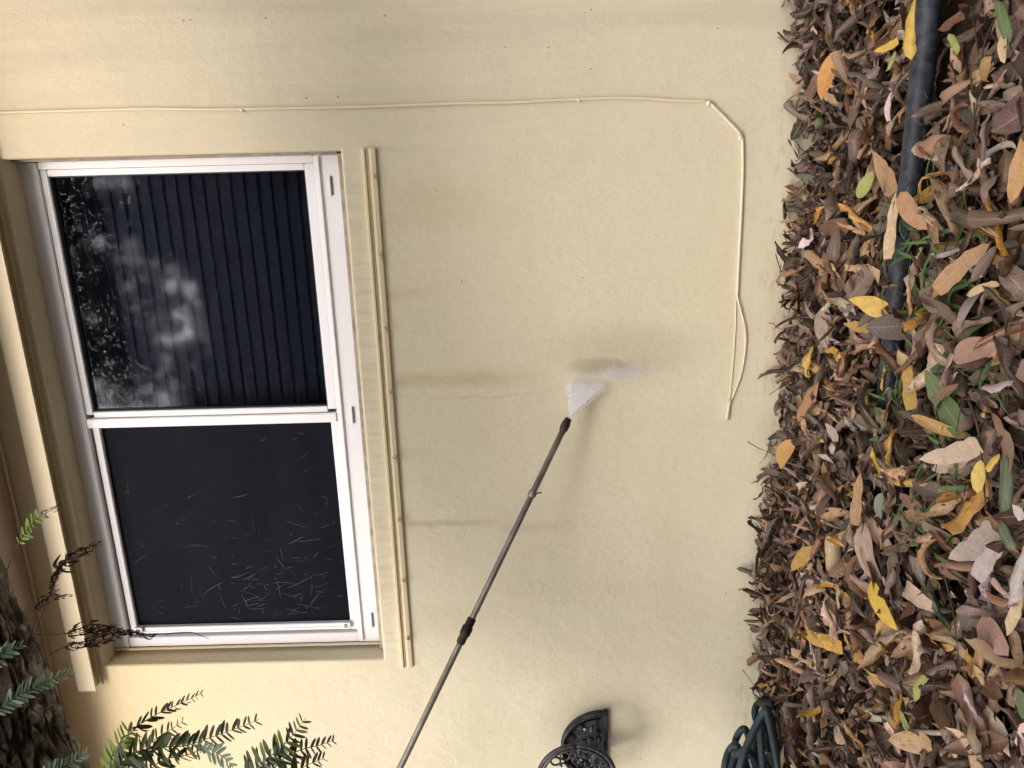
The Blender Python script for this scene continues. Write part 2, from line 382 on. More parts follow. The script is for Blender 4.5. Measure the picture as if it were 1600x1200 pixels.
# storm-panel track below the window with its studs
zt = ZS-.071
tr = extrude_x('shutter_track', [(0.0000, zt), (-0.0093, zt), (-0.0112, zt-.002), (-0.0112, zt-.007), (-0.0062, zt-.009), (-0.0062, zt-.013), (-0.0043, zt-.0145), (-0.0074, zt-.0165), (-0.0087, zt-.022), (-0.0074, zt-.031), (-0.0025, zt-.034), (0.0000, zt-.034)], -.041, 1.360, MT['trim'], house)
def stud_mesh():
    V, Fc = tube_data([Vector((0, 0, 0)), Vector((0, -.003, 0)), Vector((0, -.0032, 0)), Vector((0, -.0105, 0))], lambda t: (.0078, .0078, .0045, .0035)[round(t*3)], 10)
    return mesh('stud', V, Fc)
sm = stud_mesh()
for ix, iy in ((581, 275), (591, 398), (600, 512), (608, 612), (617, 714), (624, 810), (632, 905), (639, 995)):
    p = at(ix, iy); s_ = link('stud', sm, MT['trim'], tr); s_.location = (p.x, -.0082, zt-.024)

# window: a white aluminium slider, fixed pane on the right, screened sash on the left
win = empty('window', (.675, .08, ZS), parent=house)
FY0, FY1 = .060, .115
fr = box('frame', -.0, 1.35, FY0, FY1, ZS-.004, ZS+.060, MT['white'], win, .002)      # bottom rail
box('frame', 0., 1.35, FY0, FY1, ZS+.722, ZS+.776, MT['white'], win, .002)
box('frame', 0., .030, FY0+.002, FY1, ZS+.060, ZS+.722, MT['white'], win, .0015)
box('frame', 1.332, 1.35, FY0+.002, FY1, ZS+.060, ZS+.722, MT['white'], win, .0015)
box('frame_lip', 0.006, 1.344, FY0-.006, FY0-.0002, ZS+.045, ZS+.050, MT['white'], win)
# fixed light
for a in ((.708, 1.331, ZS+.0605, ZS+.083), (.708, 1.331, ZS+.704, ZS+.7215)): box('fixed_sash', a[0], a[1], FY0+.005, FY1-.012, a[2], a[3], MT['white'], win, .0015)
box('fixed_sash', 1.316, 1.331, FY0+.005, FY1-.012, ZS+.0835, ZS+.7035, MT['white'], win, .0015)
box('fixed_sash', .700, .7155, FY0+.005, FY1-.012, ZS+.0835, ZS+.7035, MT['white'], win, .0015)
box('meeting_rail', .6735, .6985, FY0-.003, FY1-.008, ZS+.0605, ZS+.7215, MT['white'], win, .002)
box('meeting_groove', .6986, .6999, FY0+.012, FY1-.012, ZS+.0605, ZS+.7215, MT['groove'], win)
for i, a in enumerate(((.7155, 1.316, ZS+.083, ZS+.0865), (.7155, 1.316, ZS+.7005, ZS+.704), (.7155, .7185, ZS+.0866, ZS+.7004), (1.313, 1.316, ZS+.0866, ZS+.7004))):
    box('gasket', a[0], a[1], FY0+.012, FY0+.03, a[2], a[3], MT['gasket'], win)
box('pane', .7186, 1.3129, FY0+.020, FY0+.024, ZS+.0867, ZS+.7003, MT['glass'], win)
# screened sash
for a in ((.038, .6733, ZS+.0605, ZS+.0795), (.038, .6733, ZS+.6955, ZS+.713)): box('screen_frame', a[0], a[1], FY0+.006, FY0+.022, a[2], a[3], MT['white'], win, .0015)
box('screen_frame', .050, .0615, FY0+.004, FY0+.022, ZS+.0797, ZS+.6953, MT['white'], win, .0015)
box('screen_frame', .038, .047, FY0+.008, FY0+.024, ZS+.0797, ZS+.6953, MT['white'], win, .001)
box('frame_groove', .047, .0499, FY0+.016, FY0+.022, ZS+.0797, ZS+.6953, MT['groove'], win)
box('frame_groove', .038, .6733, FY0+.014, FY0+.03, ZS+.7132, ZS+.7216, MT['groove'], win)
box('sash_stile', .0617, .080, FY0+.030, FY0+.05, ZS+.0797, ZS+.6953, simple('grey_sash', (.30, .31, .33), .5), win)
box('insect_screen', .0617, .6733, FY0+.017, FY0+.018, ZS+.0797, ZS+.6953, MT['screen'], win)
box('sash_pane', .0802, .6733, FY0+.040, FY0+.044, ZS+.0797, ZS+.6953, MT['glass'], win)
def latch(x, z):
    bm = bmesh.new()
    for a in ((-.010, .010, -.010, -.0065), (-.010, .010, .0065, .010), (-.010, -.0065, -.0064, .0064), (.0065, .010, -.0064, .0064)):
        box_bm(bm, x+a[0], x+a[1], FY0-.004, FY0+.0035, z+a[2], z+a[3])
    me = bpy.data.meshes.new('screen_latch'); bm.to_mesh(me); bm.free(); return link('screen_latch', me, MT['white'], win)
latch(.056, ZS+.687); latch(.056, ZS+.089)
for ix, iy in ((519, 290), (553, 648), (583, 968)):
    p = at(ix, iy, FY0)
    box('weep_slot', p.x-.022, p.x+.022, FY0-.0012, FY0-.0002, p.z-.0028, p.z+.0028, MT['groove'], win)
    box('weep_cover', p.x-.026, p.x+.024, FY0-.005, FY0-.0013, p.z+.003, p.z+.0062, MT['white'], win, .001)
box('caulk', OX0+.004, OX1-.004, .042, .0595, OZ0+.0003, ZS-.0045, MT['caulk'], win)
box('caulk', -.006, -.0003, .0535, .0598, ZS-.004, ZS+.7655, MT['wall'], win)
box('caulk', 1.3503, OX1-.0005, .035, .0598, ZS-.004, ZS+.7655, MT['caulk'], win)
# blind behind the glass and the dim room
sl = extrude_x('blind_slat', [(-.0010, -.020), (.0014, -.020), (.0005, 0.), (.0010, .019), (-.0014, .0195), (-.0030, 0.)], .03, 1.325, MT['slat'], win)
sl.location = (0, .165, ZS+.70); sme = sl.data
for i in range(1, 20):
    o = link('blind_slat', sme, None, win); o.location = (0, .165, ZS+.70-.0345*i)
for o in [c for c in bpy.data.objects if c.name.startswith('blind_slat')]: o.rotation_euler = (math.radians(-14), 0, 0)
for x in (.25, .68, 1.1): box('blind_cord', x, x+.002, .148, .150, ZS+.05, ZS+.72, MT['slat'], win)
box('room_wall', -.3, 1.65, .5, .52, ZS-.3, ZS+1.1, MT['dark'], win)
# scratches on the old screen
def scratches():
    V, Fc = [], []
    def strip(p, ang, L, wd, bend):
        n = 6; b0 = len(V)
        x, z = p
        for i in range(n+1):
            t = i/n; ww = wd*(1-(2*t-1)**2*.8)
            V.append((x-math.sin(ang)*ww, FY0+.0160, z+math.cos(ang)*ww)); V.append((x+math.sin(ang)*ww, FY0+.0160, z-math.cos(ang)*ww))
            ang += bend/n; x += math.cos(ang)*L/n; z += math.sin(ang)*L/n
        for i in range(n): Fc.append((b0+2*i, b0+2*i+1, b0+2*i+3, b0+2*i+2))
    r = random.Random(5)
    inb = lambda x, z: .075 < x < .66 and ZS+.085 < z < ZS+.69
    k = 0
    while k < 150:
        if r.random() < .7: x, z = .08+abs(r.gauss(0, .13)), ZS+.33+r.gauss(0, .16)
        elif r.random() < .5: x, z = r.uniform(.1, .65), ZS+.10+abs(r.gauss(0, .10))
        else: x, z = r.uniform(.1, .65), ZS+r.uniform(.1, .68)
        a = r.choice((-1.45, -1.6, -1.3, -1.5, -1.7, -1.1, -.7, .1))+r.gauss(0, .16)
        L = r.choice((.008, .012, .02, .03, .05, .08)); 
        x2, z2 = x+math.cos(a)*L, z+math.sin(a)*L
        if inb(x, z) and inb(x2, z2): strip((x, z), a, L, r.uniform(.00014, .0005), r.gauss(0, .45)); k += 1
    return mesh('scratch_marks', V, Fc)
o = link('scratch_marks', scratches(), MT['scratch'], win); tag(o, kind='stuff')
# ---------------------------------------------------------------- cable stapled to the wall
cb = empty('cable', at(1108, 157), 'thin cream painted cable stapled to the wall right of the window', 'cable')
def wpts(px, y): return [Vector((p.x, y, p.z)) for p in (at(a, b) for a, b in px)]
CR = .0036
run = [(-60, 176), (0, 176), (150, 172), (240, 170), (340, 171), (450, 169), (560, 167), (700, 162), (800, 160), (880, 156), (960, 153), (1010, 154), (1060, 157), (1104, 158)]
tube('cable_run', catmull(wpts(run, -.0034), 8), CR, MT['cable'], cb)
tube('cable_run', catmull(wpts([(1106, 158), (1130, 182), (1158, 211)], -.0042), 6), CR*1.1, MT['cable'], cb)
tube('cable_run', catmull(wpts([(1159, 213), (1160, 260), (1157, 340), (1154, 400), (1151, 462)], -.0038), 8), CR, MT['cable'], cb)
tube('cable_loop', catmull(wpts([(1151, 462), (1156, 482), (1163, 510), (1164, 540), (1158, 580), (1147, 612), (1140, 630), (1137, 654)], -.0044), 8), CR*.72, MT['cable'], cb)
tube('cable_loop', catmull(wpts([(1150, 462), (1149, 500), (1147, 540), (1143, 590), (1140, 622)], -.0026), 8), CR*.4, MT['cable'], cb)
tube('cable_end', wpts([(1140, 622), (1137, 640), (1135, 655)], -.0052), CR*1.05, MT['cable'], cb)
def blob(name, loc, s, mat, parent, seed=0):
    bm = bmesh.new(); bmesh.ops.create_icosphere(bm, subdivisions=2, radius=1.)
    for v in bm.verts: v.co = Vector((v.co.x*s[0], v.co.y*s[1], v.co.z*s[2]))*(1+.25*noise.noise(v.co*2+Vector((seed, 0, 0))))+Vector(loc)
    me = bpy.data.meshes.new(name); bm.to_mesh(me); bm.free(); return link(name, me, mat, parent, True)
for i, (a, b) in enumerate(((1107, 159), (1157, 213), (380, 170), (905, 155), (1139, 626))):
    p = at(a, b); blob('staple', (p.x-.003, -.004, p.z+.001), (.0075, .006, .006) if i < 2 else (.0045, .0045, .005), MT['cable'], cb, i)

# ---------------------------------------------------------------- cast iron hose hanger
hx, hz, hr = -.322, ZS-.640, .118
hg = empty('hose_hanger', (hx, 0, hz), 'black ornate cast iron hose hanger with a scrolled ring on the wall', 'hose hanger')
bm = bmesh.new()          # half-round wall plate with a raised rim
def dome(n=28): return [(hx+hr*math.cos(PI*i/n), hz+hr*math.sin(PI*i/n)*1.02) for i in range(n+1)]
dv = dome()
v = [(x, -.002, z) for x, z in dv]+[(x, -.010, z) for x, z in dv]; n = len(dv)
f = [tuple(range(n)), tuple(reversed(range(n, 2*n)))]+[(i, (i+1) % n, n+(i+1) % n, n+i) for i in range(n)]
link('back_plate', mesh('back_plate', v, f), MT['iron'], hg)
# saddle: the arched shelf the hose hangs over, reaching out to the front ring
sv, sf = [], []
for j in range(7):
    yy = -.0105-.020*j/6; rr = hr*(.97-.03*math.sin(PI*j/6))
    for i in range(n):
        a = PI*i/(n-1); bx = .0035*noise.noise(Vector((i*.9, j*1.7, 3)))
        for q in (0, .006): sv.append((hx+(rr+bx-q)*math.cos(a), yy, hz+.004+(rr+bx-q)*math.sin(a)))
for j in range(6):
    for i in range(n-1):
        for q in (0, 1):
            a = (j*n+i)*2+q; b = a+2; c = b+2*n; d = a+2*n; sf.append((a, b, c, d) if q else (d, c, b, a))
link('saddle', mesh('saddle', sv, sf), MT['iron'], hg, True)
box('base_rim', hx-hr-.004, hx+hr+.004, -.014, -.0022, hz-.016, hz-.0005, MT['iron'], hg, .002)
rq = random.Random(2)
for i in range(26):
    a_, d_ = rq.uniform(.1, PI-.1), hr*rq.uniform(.15, .85); blob('relief', (hx+d_*math.cos(a_), -.011, hz+.006+d_*math.sin(a_)*.95), (rq.uniform(.008, .018), .004, rq.uniform(.006, .014)), MT['iron'], hg, i)
box('base_rim', hx-hr*.94, hx+hr*.94, -.020, -.0142, hz+.018, hz+.024, MT['iron'], hg, .002)
box('base_rim', hx-.02, hx+.02, -.118, -.0142, hz-.010, hz-.002, MT['iron'], hg, .002)
RC = at(901, 1214, -.125); rc = Vector((RC.x, -.125, RC.z)); rr = .106
def circ(c, r, a0=0., a1=2*PI, n=48): return [Vector((c.x+r*math.cos(a0+(a1-a0)*i/n), c.y, c.z+r*math.sin(a0+(a1-a0)*i/n))) for i in range(n+1)]
tube('ring', circ(rc, rr), .0065, MT['iron'], hg, 10); tube('ring', circ(rc+Vector((0, -.002, 0)), rr-.011), .0035, MT['iron'], hg)
def spiral(c, r0, r1, a0, turns, n=30): return [Vector((c.x+(r0+(r1-r0)*i/n)*math.cos(a0+turns*2*PI*i/n), c.y, c.z+(r0+(r1-r0)*i/n)*math.sin(a0+turns*2*PI*i/n))) for i in range(n+1)]
for k in range(4):        # scrolls, clover loops and a leaf in each quarter
    rot = Matrix.Rotation(k*PI/2, 3, 'Y')
    def P(u, w_): return rc+rot @ Vector((u, -.003, w_))
    loc = lambda pts: [rc+rot @ (q-rc) for q in pts]
    for u, w_, r_ in ((.075, .032, .013), (.058, .058, .013), (.078, .010, .009)):
        tube('scroll', loc(circ(rc+Vector((u, -.003, w_)), r_, n=20)), .0030, MT['iron'], hg, 6)
    tube('scroll', catmull([P(.008, .006), P(.035, .016), P(.050, .034), P(.046, .046), P(.040, .040)], 6), .0028, MT['iron'], hg, 6)
    tube('scroll', catmull([P(.010, -.004), P(.040, -.002), P(.058, .012), P(.070, .004), P(.062, -.006)], 6), .0028, MT['iron'], hg, 6)
    pts = [(0., 0.), (.012, .010), (.035, .012), (.060, .002), (.035, -.010), (.012, -.010)]
    lv = [P(u*.7+.004, w_*.7+u*.3) + Vector((0, -.004, 0)) for u, w_ in pts]+[P(u*.7+.004, w_*.7+u*.3)+Vector((0, .003, 0)) for u, w_ in pts]
    m = len(pts); link('leaf_ornament', mesh('leaf_ornament', lv, [tuple(range(m)), tuple(reversed(range(m, 2*m)))]+[((i+1) % m, i, m+i, m+(i+1) % m) for i in range(m)]), MT['iron'], hg)
blob('rosette', rc+Vector((0, -.006, 0)), (.014, .008, .014), MT['iron'], hg)
for dx in (-.06, .06): tube('arm', [Vector((hx+dx, -.10, hz+.002)), Vector((rc.x+dx, -.122, rc.z-.075))], .004, MT['iron'], hg, 6)
for a, b in ((.06, .05), (-.05, .06)): blob('screw_head', (hx+a, -.011, hz+b), (.006, .003, .006), simple('zinc', (.5, .5, .52), .4, .8), hg)

# ---------------------------------------------------------------- coiled garden hose
hc = empty('garden_hose', (-.56, -.20, .02), 'dark slate blue garden hose coiled in a heap below the hanger', 'hose')
r = random.Random(3); pts = []; tz = 0.
NL = 9
for i in range(NL*22):
    a = 2*PI*i/22; lp = i/22
    rad = .235+.06*math.sin(lp*2.3)+.02*math.sin(lp*7.1)
    cx = -.50+.03*math.sin(lp*1.9); cyy = -.19+.02*math.sin(lp*3.1)
    zz = .045+.021*lp+.035*math.sin(a+lp*1.3)*math.sin(lp*.9)+.02*math.sin(2*a+lp)
    pts.append(Vector((cx+rad*1.05*math.cos(a), cyy+rad*.52*math.sin(a), zz)))
tube('coil', catmull(pts, 2), .0094, MT['hose'], hc, 10)
for k, px in enumerate(([(1228, 1240), (1200, 1170), (1180, 1120), (1186, 1098), (1200, 1100), (1215, 1140), (1222, 1240)],
           [(1190, 1240), (1176, 1180), (1165, 1140), (1152, 1150), (1150, 1175), (1170, 1240)],
           [(1212, 1240), (1205, 1180), (1190, 1128), (1180, 1150), (1182, 1240)],
           [(1180, 1250), (1166, 1196), (1152, 1166), (1140, 1172), (1132, 1200), (1130, 1250)],
           [(1200, 1250), (1188, 1205), (1170, 1176), (1150, 1180), (1142, 1215), (1150, 1260)],
           [(1220, 1250), (1210, 1160), (1204, 1120), (1196, 1108), (1188, 1140), (1196, 1250)],
           [(1225, 1250), (1212, 1180), (1199, 1115), (1190, 1118), (1160, 1185), (1150, 1250)])):
    tube('hose_loop', catmull([at(a, b, -.10-.03*k+(.02 if i % 2 else 0)) for i, (a, b) in enumerate(px)], 8), .0094, MT['hose'], hc, 10)
p0 = at(1192, 1097, -.10)
tube('hose_end', catmull([p0+Vector((-.01, 0, -.03)), p0, p0+Vector((.015, -.02, .012)), p0+Vector((.03, -.05, -.01))], 6), .012, MT['rubber'], hc, 10)

# ---------------------------------------------------------------- black pipe half buried in the litter
pp = [(1462, -60), (1452, 0), (1445, 80), (1436, 160), (1428, 240), (1416, 340), (1405, 430), (1396, 520), (1388, 600), (1372, 720), (1350, 900)]
pts = []
for i, (a, b) in enumerate(pp):
    q = at(a, b, z=.12); q = at(a, b, z=litter(q.x, q.y)+.012); k = (.010, .010, .010, .008, .004, -.002, -.004, -.006, -.012, -.04, -.07)[i]
    pts.append(at(a, b, z=litter(q.x, q.y)+k))
PIPE = catmull(pts, 8)
pl = tube('black_pipe', catmull(pts, 8), .0185, MT['pipe'], None, 16); tag(pl, 'long black plastic pipe half buried in the fallen leaves', 'pipe')

# ---------------------------------------------------------------- pressure washer lance
N0 = at(888, 655, -.065); N1 = at(625, 1200, -.36); ax = (N1-N0).normalized()
ln = empty('pressure_washer_lance', N1+ax*.5, 'long thin dark steel pressure washer lance reaching in across the wall', 'lance')
Lf = (N1-N0).length
tube('lance_tube', [N0+ax*.030, N0+ax*(Lf*.5), N0+ax*(Lf+.45)], .0076, MT['lance'], ln, 12)
def at_px_on_lance(a, b):      # nearest point of the lance axis seen at a spot
    best = min((i/400 for i in range(401)), key=lambda t: (lambda q: abs(q.x*1e3-at(a, b, q.y).x*1e3)+abs(q.z-at(a, b, q.y).z)*1e3)(N0+ax*t*Lf))
    return N0+ax*best*Lf
tube('nozzle', [N0-ax*.003, N0, N0+ax*.010, N0+ax*.012, N0+ax*.026, N0+ax*.034], lambda t: (.006, .0085, .0100, .0112, .0108, .0080)[round(t*5)], MT['lance_dark'], ln, 12)
q = at_px_on_lance(712, 985)
tube('coupling', [q-ax*.034, q-ax*.030, q-ax*.012, q-ax*.010, q+ax*.010, q+ax*.012, q+ax*.030, q+ax*.034], lambda t: (.0085, .0108, .0108, .0132, .0132, .0108, .0108, .0085)[round(t*7)], MT['lance_dark'], ln, 12)
q = at_px_on_lance(821, 772)
tube('hose_clip', [q-ax*.009, q-ax*.006, q+ax*.006, q+ax*.009], lambda t: (.0080, .0104, .0104, .0080)[round(t*3)], MT['lance'], ln, 12)
tube('clip_tail', [q, q+Vector((.006, -.008, -.022))], .0018, MT['lance_dark'], ln, 6)
h0 = N0+ax*(Lf+.45)
tube('grip', [h0-ax*.02, h0+ax*.02, h0+ax*.22, h0+ax*.26], lambda t: (.014, .02, .02, .016)[round(t*3)], MT['rubber'], ln, 12)
tube('trigger_handle', [h0+ax*.20, h0+ax*.27+Vector((0, -.02, -.10)), h0+ax*.29+Vector((0, -.02, -.15))], .016, MT['rubber'], ln, 10)

# ---------------------------------------------------------------- water jet: thousands of droplets in a flat fan
def spray():
    A, B = at(884, 583), at(972, 592)
    A = Vector((A.x, -.004, A.z)); B = Vector((B.x, -.004, B.z))
    o = N0-ax*.006; r = np.random.default_rng(4); V = []; Fc = []
    def drop(p, d, L, wd):
        a = d.cross(Vector((0, 1, .2))).normalized(); b = d.cross(a)
        k = len(V); V.extend((p-d*L*.5, p+a*wd, p-a*wd*.5+b*wd*.87, p-a*wd*.5-b*wd*.87, p+d*L*.5))
        for i in range(3): Fc.append((k, k+1+(i+1) % 3, k+1+i)); Fc.append((k+4, k+1+i, k+1+(i+1) % 3))
    nrm = (A-o).cross(B-o).normalized()
    for i in range(2200):                   # the fan
        u = r.random(); u = u+r.normal(0, .03); t = math.sqrt(r.random()*.6+.0004)
        tgt = A.lerp(B, u); d = (tgt-o); p = o+d*t+nrm*r.normal(0, .006)*t
        if p.y > -.002: continue
        drop(p, d.normalized(), .004+.006*r.random(), .00022+.00022*r.random())
    for i in range(4200):                   # back-spray and mist drifting off the strike line, mostly downwards
        u = r.random()**.7; p = A.lerp(B, u)+Vector((abs(r.normal(0, .016)), -abs(r.exponential(.018))-.002, r.normal(0, .010)))
        if r.random() < .5: p += Vector((r.normal(.02, .02), -abs(r.normal(0, .012)), -abs(r.exponential(.05))*u))
        d = Vector((r.normal(), r.normal()-.5, r.normal()-.6)).normalized()
        drop(p, d, .0008+.0016*r.random(), .00012+.00016*r.random())
    for i in range(4200):                   # sheet running sideways along the wall
        a = abs(r.normal(0, .055)); p = A.lerp(B, .75)+Vector((r.normal(.012, .010), -.003-abs(r.normal(0, .005)), -a+r.normal(0, .012)))
        drop(p, Vector((.1, 0, -1)).normalized(), .002+.004*r.random(), .00012+.0002*r.random())
    return mesh('water_spray', V, Fc)
def core():                                 # the dense white heart of the jet, thinning towards its edges and its end
    A, B = at(884, 585), at(966, 594); o = N0-ax*.004; V, Fc, D = [], [], []; NU, NT_ = 40, 30
    nrm = (A-o).cross(B-o).normalized()
    for side in (-1, 1):
        for j in range(NT_+1):
            for i in range(NU+1):
                u, t = i/NU, .01+.95*j/NT_; ed_ = min(u, 1-u)*2
                w_ = noise.noise(Vector((u*9, t*2.5, 3.)))
                p = o+(A.lerp(B, u)-o)*t*(1+.012*w_)+nrm*side*(.0016+.004*t)*min(1., ed_*4+.05)**.5
                V.append((p.x, min(p.y, -.003), p.z)); D.append(max(0., min(1., ed_*2.6))**1.3*max(0., min(1., (.99-t)*3.))**1.2*(1.0+.08*noise.noise(Vector((u*26, t*.8, 8.)))))
    n = (NU+1)*(NT_+1)
    for s_ in (0, 1):
        for j in range(NT_):
            for i in range(NU):
                a = s_*n+j*(NU+1)+i; q = (a, a+1, a+NU+2, a+NU+1); Fc.append(q if s_ else q[::-1])
    me = mesh('jet_core', V, Fc); at_ = me.attributes.new('dens', 'FLOAT', 'POINT'); at_.data.foreach_set('value', D); return me
def core_material():
    t = NT('white_water'); de = t.n('ShaderNodeAttribute', attribute_name='dens').outputs['Fac']
    d = t.n('ShaderNodeBsdfDiffuse'); d.inputs[0].default_value = (.95, .95, .97, 1); tr = t.n('ShaderNodeBsdfTransparent'); m = t.n('ShaderNodeMixShader')
    t.put(m.inputs[0], t.math('MULTIPLY', de, .92, clamp=True)); t.t.links.new(tr.outputs[0], m.inputs[1]); t.t.links.new(d.outputs[0], m.inputs[2]); t.t.links.new(m.outputs[0], t.out.inputs[0]); return t.m
o = link('water_spray', spray(), MT['water']); jc_ = link('jet_core', core(), core_material(), o, True)
tag(o, 'white fan of water spraying from the lance nozzle onto the wall', 'water spray', kind='stuff')

# ---------------------------------------------------------------- leaning tree with ferns at the upper left
TY = -.78
def tree_mesh(path, rad, n=240, seg=16, seed=0.):
    P = catmull(path, seg); m = len(P); V, Fc, Rg = [], [], []; prev = None; s = 0.
    for i, p in enumerate(P):
        t = (P[min(i+1, m-1)]-P[max(i-1, 0)]).normalized(); s += (p-P[i-1]).length if i else 0
        a = t.cross(Vector((0, 1, 0))) if prev is None else prev-t*prev.dot(t); a.normalize(); b = t.cross(a); prev = a
        R0 = rad(i/(m-1))
        for k in range(n):
            an = 2*PI*k/n; cx, sx = math.cos(an), math.sin(an)
            q = Vector((cx*R0*54, sx*R0*54, s*15.+seed))
            wv = noise.noise(q*.55)*1.4; q2 = q+Vector((wv, -wv, wv*.4))
            rg = 1-abs(noise.noise(q2))*2.2; rg2 = 1-abs(noise.noise(q2*2.1+Vector((9, 4, 2))))*2; cr = noise.noise(Vector((cx*R0*20, sx*R0*20, s*30)))
            h = .62*(1-max(0, rg)**2)+.25*(1-max(0, rg2))+.18*cr
            Rg.append(h); V.append(p+(a*cx+b*sx)*(R0+.015*(h-.5)+.012*noise.noise(Vector((cx*2, sx*2, s*4)))))
    for i in range(m-1):
        for k in range(n): Fc.append((i*n+k, i*n+(k+1) % n, (i+1)*n+(k+1) % n, (i+1)*n+k))
    Fc.append(tuple(range(n))[::-1]); Fc.append(tuple((m-1)*n+k for k in range(n)))
    me = mesh('trunk', V, Fc); at_ = me.attributes.new('ridge', 'FLOAT', 'POINT'); at_.data.foreach_set('value', Rg); return me
TR_ = .135
e0, e1 = at(0, 885, TY), at(133, 1200, TY); ed = (e0-e1).normalized(); nn = Vector((-ed.z, 0, ed.x))      # nn points up and left, into the trunk
def off(e): v = e-Vector(CAM); return nn*TR_*math.sqrt(1+(v.dot(nn)/v.y)**2)
c1, c0 = e1+off(e1), e0+off(e0)
base = Vector((c1.x-.62, TY-.02, -.05))
path = [base, base+Vector((.02, .01, .55)), base+Vector((.10, .01, 1.05)), c1-ed*.30+Vector((0, 0, -.05)), c1, c0, c0+ed*.5+Vector((0, -.03, .02)), c0+ed*1.0+Vector((0, -.2, .15)), c0+ed*1.5+Vector((0, -.3, .5))]
tree = empty('leaning_tree', base, 'rough dark barked leaning tree trunk with ferns at the upper left corner', 'tree')
link('trunk', tree_mesh(path, lambda t: TR_*(1.25-.45*t) if t < .3 else TR_*(1.12-.20*t), seg=34), MT['bark'], tree, True)
def canopy(name, cen, rad, count, size, parent, seed, mat):
    r = np.random.default_rng(seed); cl = r.normal(size=(max(14, count//160), 3)); cl /= np.linalg.norm(cl, axis=1)[:, None]
    cl *= (r.random((len(cl), 1))**.45); V = np.empty((count*4, 3)); Fc = np.arange(count*4).reshape(-1, 4)
    idx = r.integers(0, len(cl), count); c = np.array(cen)+cl[idx]*np.array(rad)+r.normal(size=(count, 3))*np.array(rad)*.13
    a = r.normal(size=(count, 3)); a[:, 2] -= .8; a /= np.linalg.norm(a, axis=1)[:, None]; b = np.cross(a, r.normal(size=(count, 3))); b /= np.linalg.norm(b, axis=1)[:, None]
    L = size*(.6+.8*r.random((count, 1)))
    V[0::4] = c; V[1::4] = c+a*L*.5+b*L*.2; V[2::4] = c+a*L; V[3::4] = c+a*L*.5-b*L*.2
    return link(name, mesh(name, V.tolist(), Fc.tolist()), mat, parent)
top = Vector(path[-1]); canopy('crown', (top.x-1.3, top.y-.3, top.z+3.0), (1.4, 1.0, .8), 3000, .17, tree, 21, MT['canopy'])
tube('limb', catmull([top-Vector((.05, 0, .1)), top+Vector((-.3, -.1, 1.0)), top+Vector((-1.1, -.3, 2.6))], 6), lambda t: .11*(1-.6*t), MT['bark'], tree, 12)

# ferns
def leaflet_mesh(name, dry=False):
    V, Fc = [], []
    n = 6
    for i in range(n+1):
        t = i/n; wd = .5*(.30*math.sin(PI*min(1, t*.97+.03))**.38)*(1-.2*t)
        if dry: wd *= 1.0
        cz = (.55*math.sin(t*4.2) if dry else -.10*t*t); cx = (.25*(math.cos(t*3.7)-1) if dry else 0)
        tw = 2.4*t if dry else 0
        for sgn in (-1, 0, 1): V.append((t*(.8 if dry else 1.), sgn*wd*math.cos(tw)+cx*.6, cz*.5+sgn*wd*math.sin(tw)+(.03 if sgn else 0)*(1-t)))
    for i in range(n):
        for k in range(2): Fc.append((3*i+k, 3*i+k+1, 3*i+k+4, 3*i+k+3))
    me = mesh(name, V, Fc); me.polygons.foreach_set('use_smooth', [True]*len(me.polygons)); return me
LM = {}
for k in ('fern', 'fern_dark', 'fern_blue', 'fern_dry'):
    LM[k] = leaflet_mesh('leaflet', k == 'fern_dry'); LM[k].materials.append(MT[k])
def frond(parent, px, y0, y1, kind, L, spacing, start=0., lean=62, normal=None, taper=True, stem='twig', rs=.0011, jitter=.15, both=True, mixk=None):
    n = len(px); P = catmull([at(a, b, y0+(y1-y0)*i/(n-1)) for i, (a, b) in enumerate(px)], 10)
    fo = tube('frond', P, lambda t: rs*(1-.65*t), MT[stem], parent, 6)
    d = [0.]
    for i in range(1, len(P)): d.append(d[-1]+(P[i]-P[i-1]).length)
    tot = d[-1]; s = tot*start; r = random.Random(int(px[0][0]*7+px[-1][1])); side = 1
    view = Vector((.10, -.88, .42)).normalized() if normal is None else Vector(normal).normalized()
    while s < tot:
        i = min(len(P)-2, max(k for k in range(len(P)) if d[k] <= s)); t = (P[i+1]-P[i]).normalized(); p = P[i]+t*(s-d[i])
        sd_ = t.cross(view).normalized(); u = (s/tot-start)/(1-start)
        env = min(1., .45+1.6*u)*(1-u*.72) if taper else min(1., .5+1.5*u)*(1-.45*u)
        for sg in ((1, -1) if both else (side,)):
            kk = kind
            if mixk and r.random() < mixk[1](u): kk = mixk[0]
            an = math.radians(lean+r.gauss(0, 6+60*jitter*(kk == 'fern_dry')))
            dr = (t*math.cos(an)+sd_*sg*math.sin(an)).normalized()
            dr = (dr+view*r.gauss(.05, jitter)).normalized()
            zz = (view-dr*view.dot(dr)).normalized(); zz = (zz+sd_*sg*r.gauss(0, .25)).normalized(); yy = zz.cross(dr).normalized(); zz = dr.cross(yy)
            sc = L*env*r.uniform(.82, 1.1)*(1.45 if kk not in ('fern_blue', 'fern_dry') else 1.2)
            m = Matrix((dr, yy, zz)).transposed().to_4x4()
            lo = link('leaflet', LM[kk], None, fo); lo.matrix_basis = Matrix.Translation(p) @ m @ Matrix.Diagonal((sc, sc*(1.15 if kk != 'fern_dry' else 1.), sc, 1))
        side = -side; s += spacing*r.uniform(.85, 1.15)
    return fo
FY = TY-.03
f1 = empty('fern', at(60, 990, TY), 'curled brown dried fern fronds on the trunk above the window', 'fern')
frond(f1, [(5, 905), (22, 865), (40, 832), (62, 808), (97, 788)], FY, FY+.02, 'fern', .017, .0072, .42, 60, taper=True, jitter=.2, mixk=('fern_dry', lambda u: 1. if u > .55 else .05))
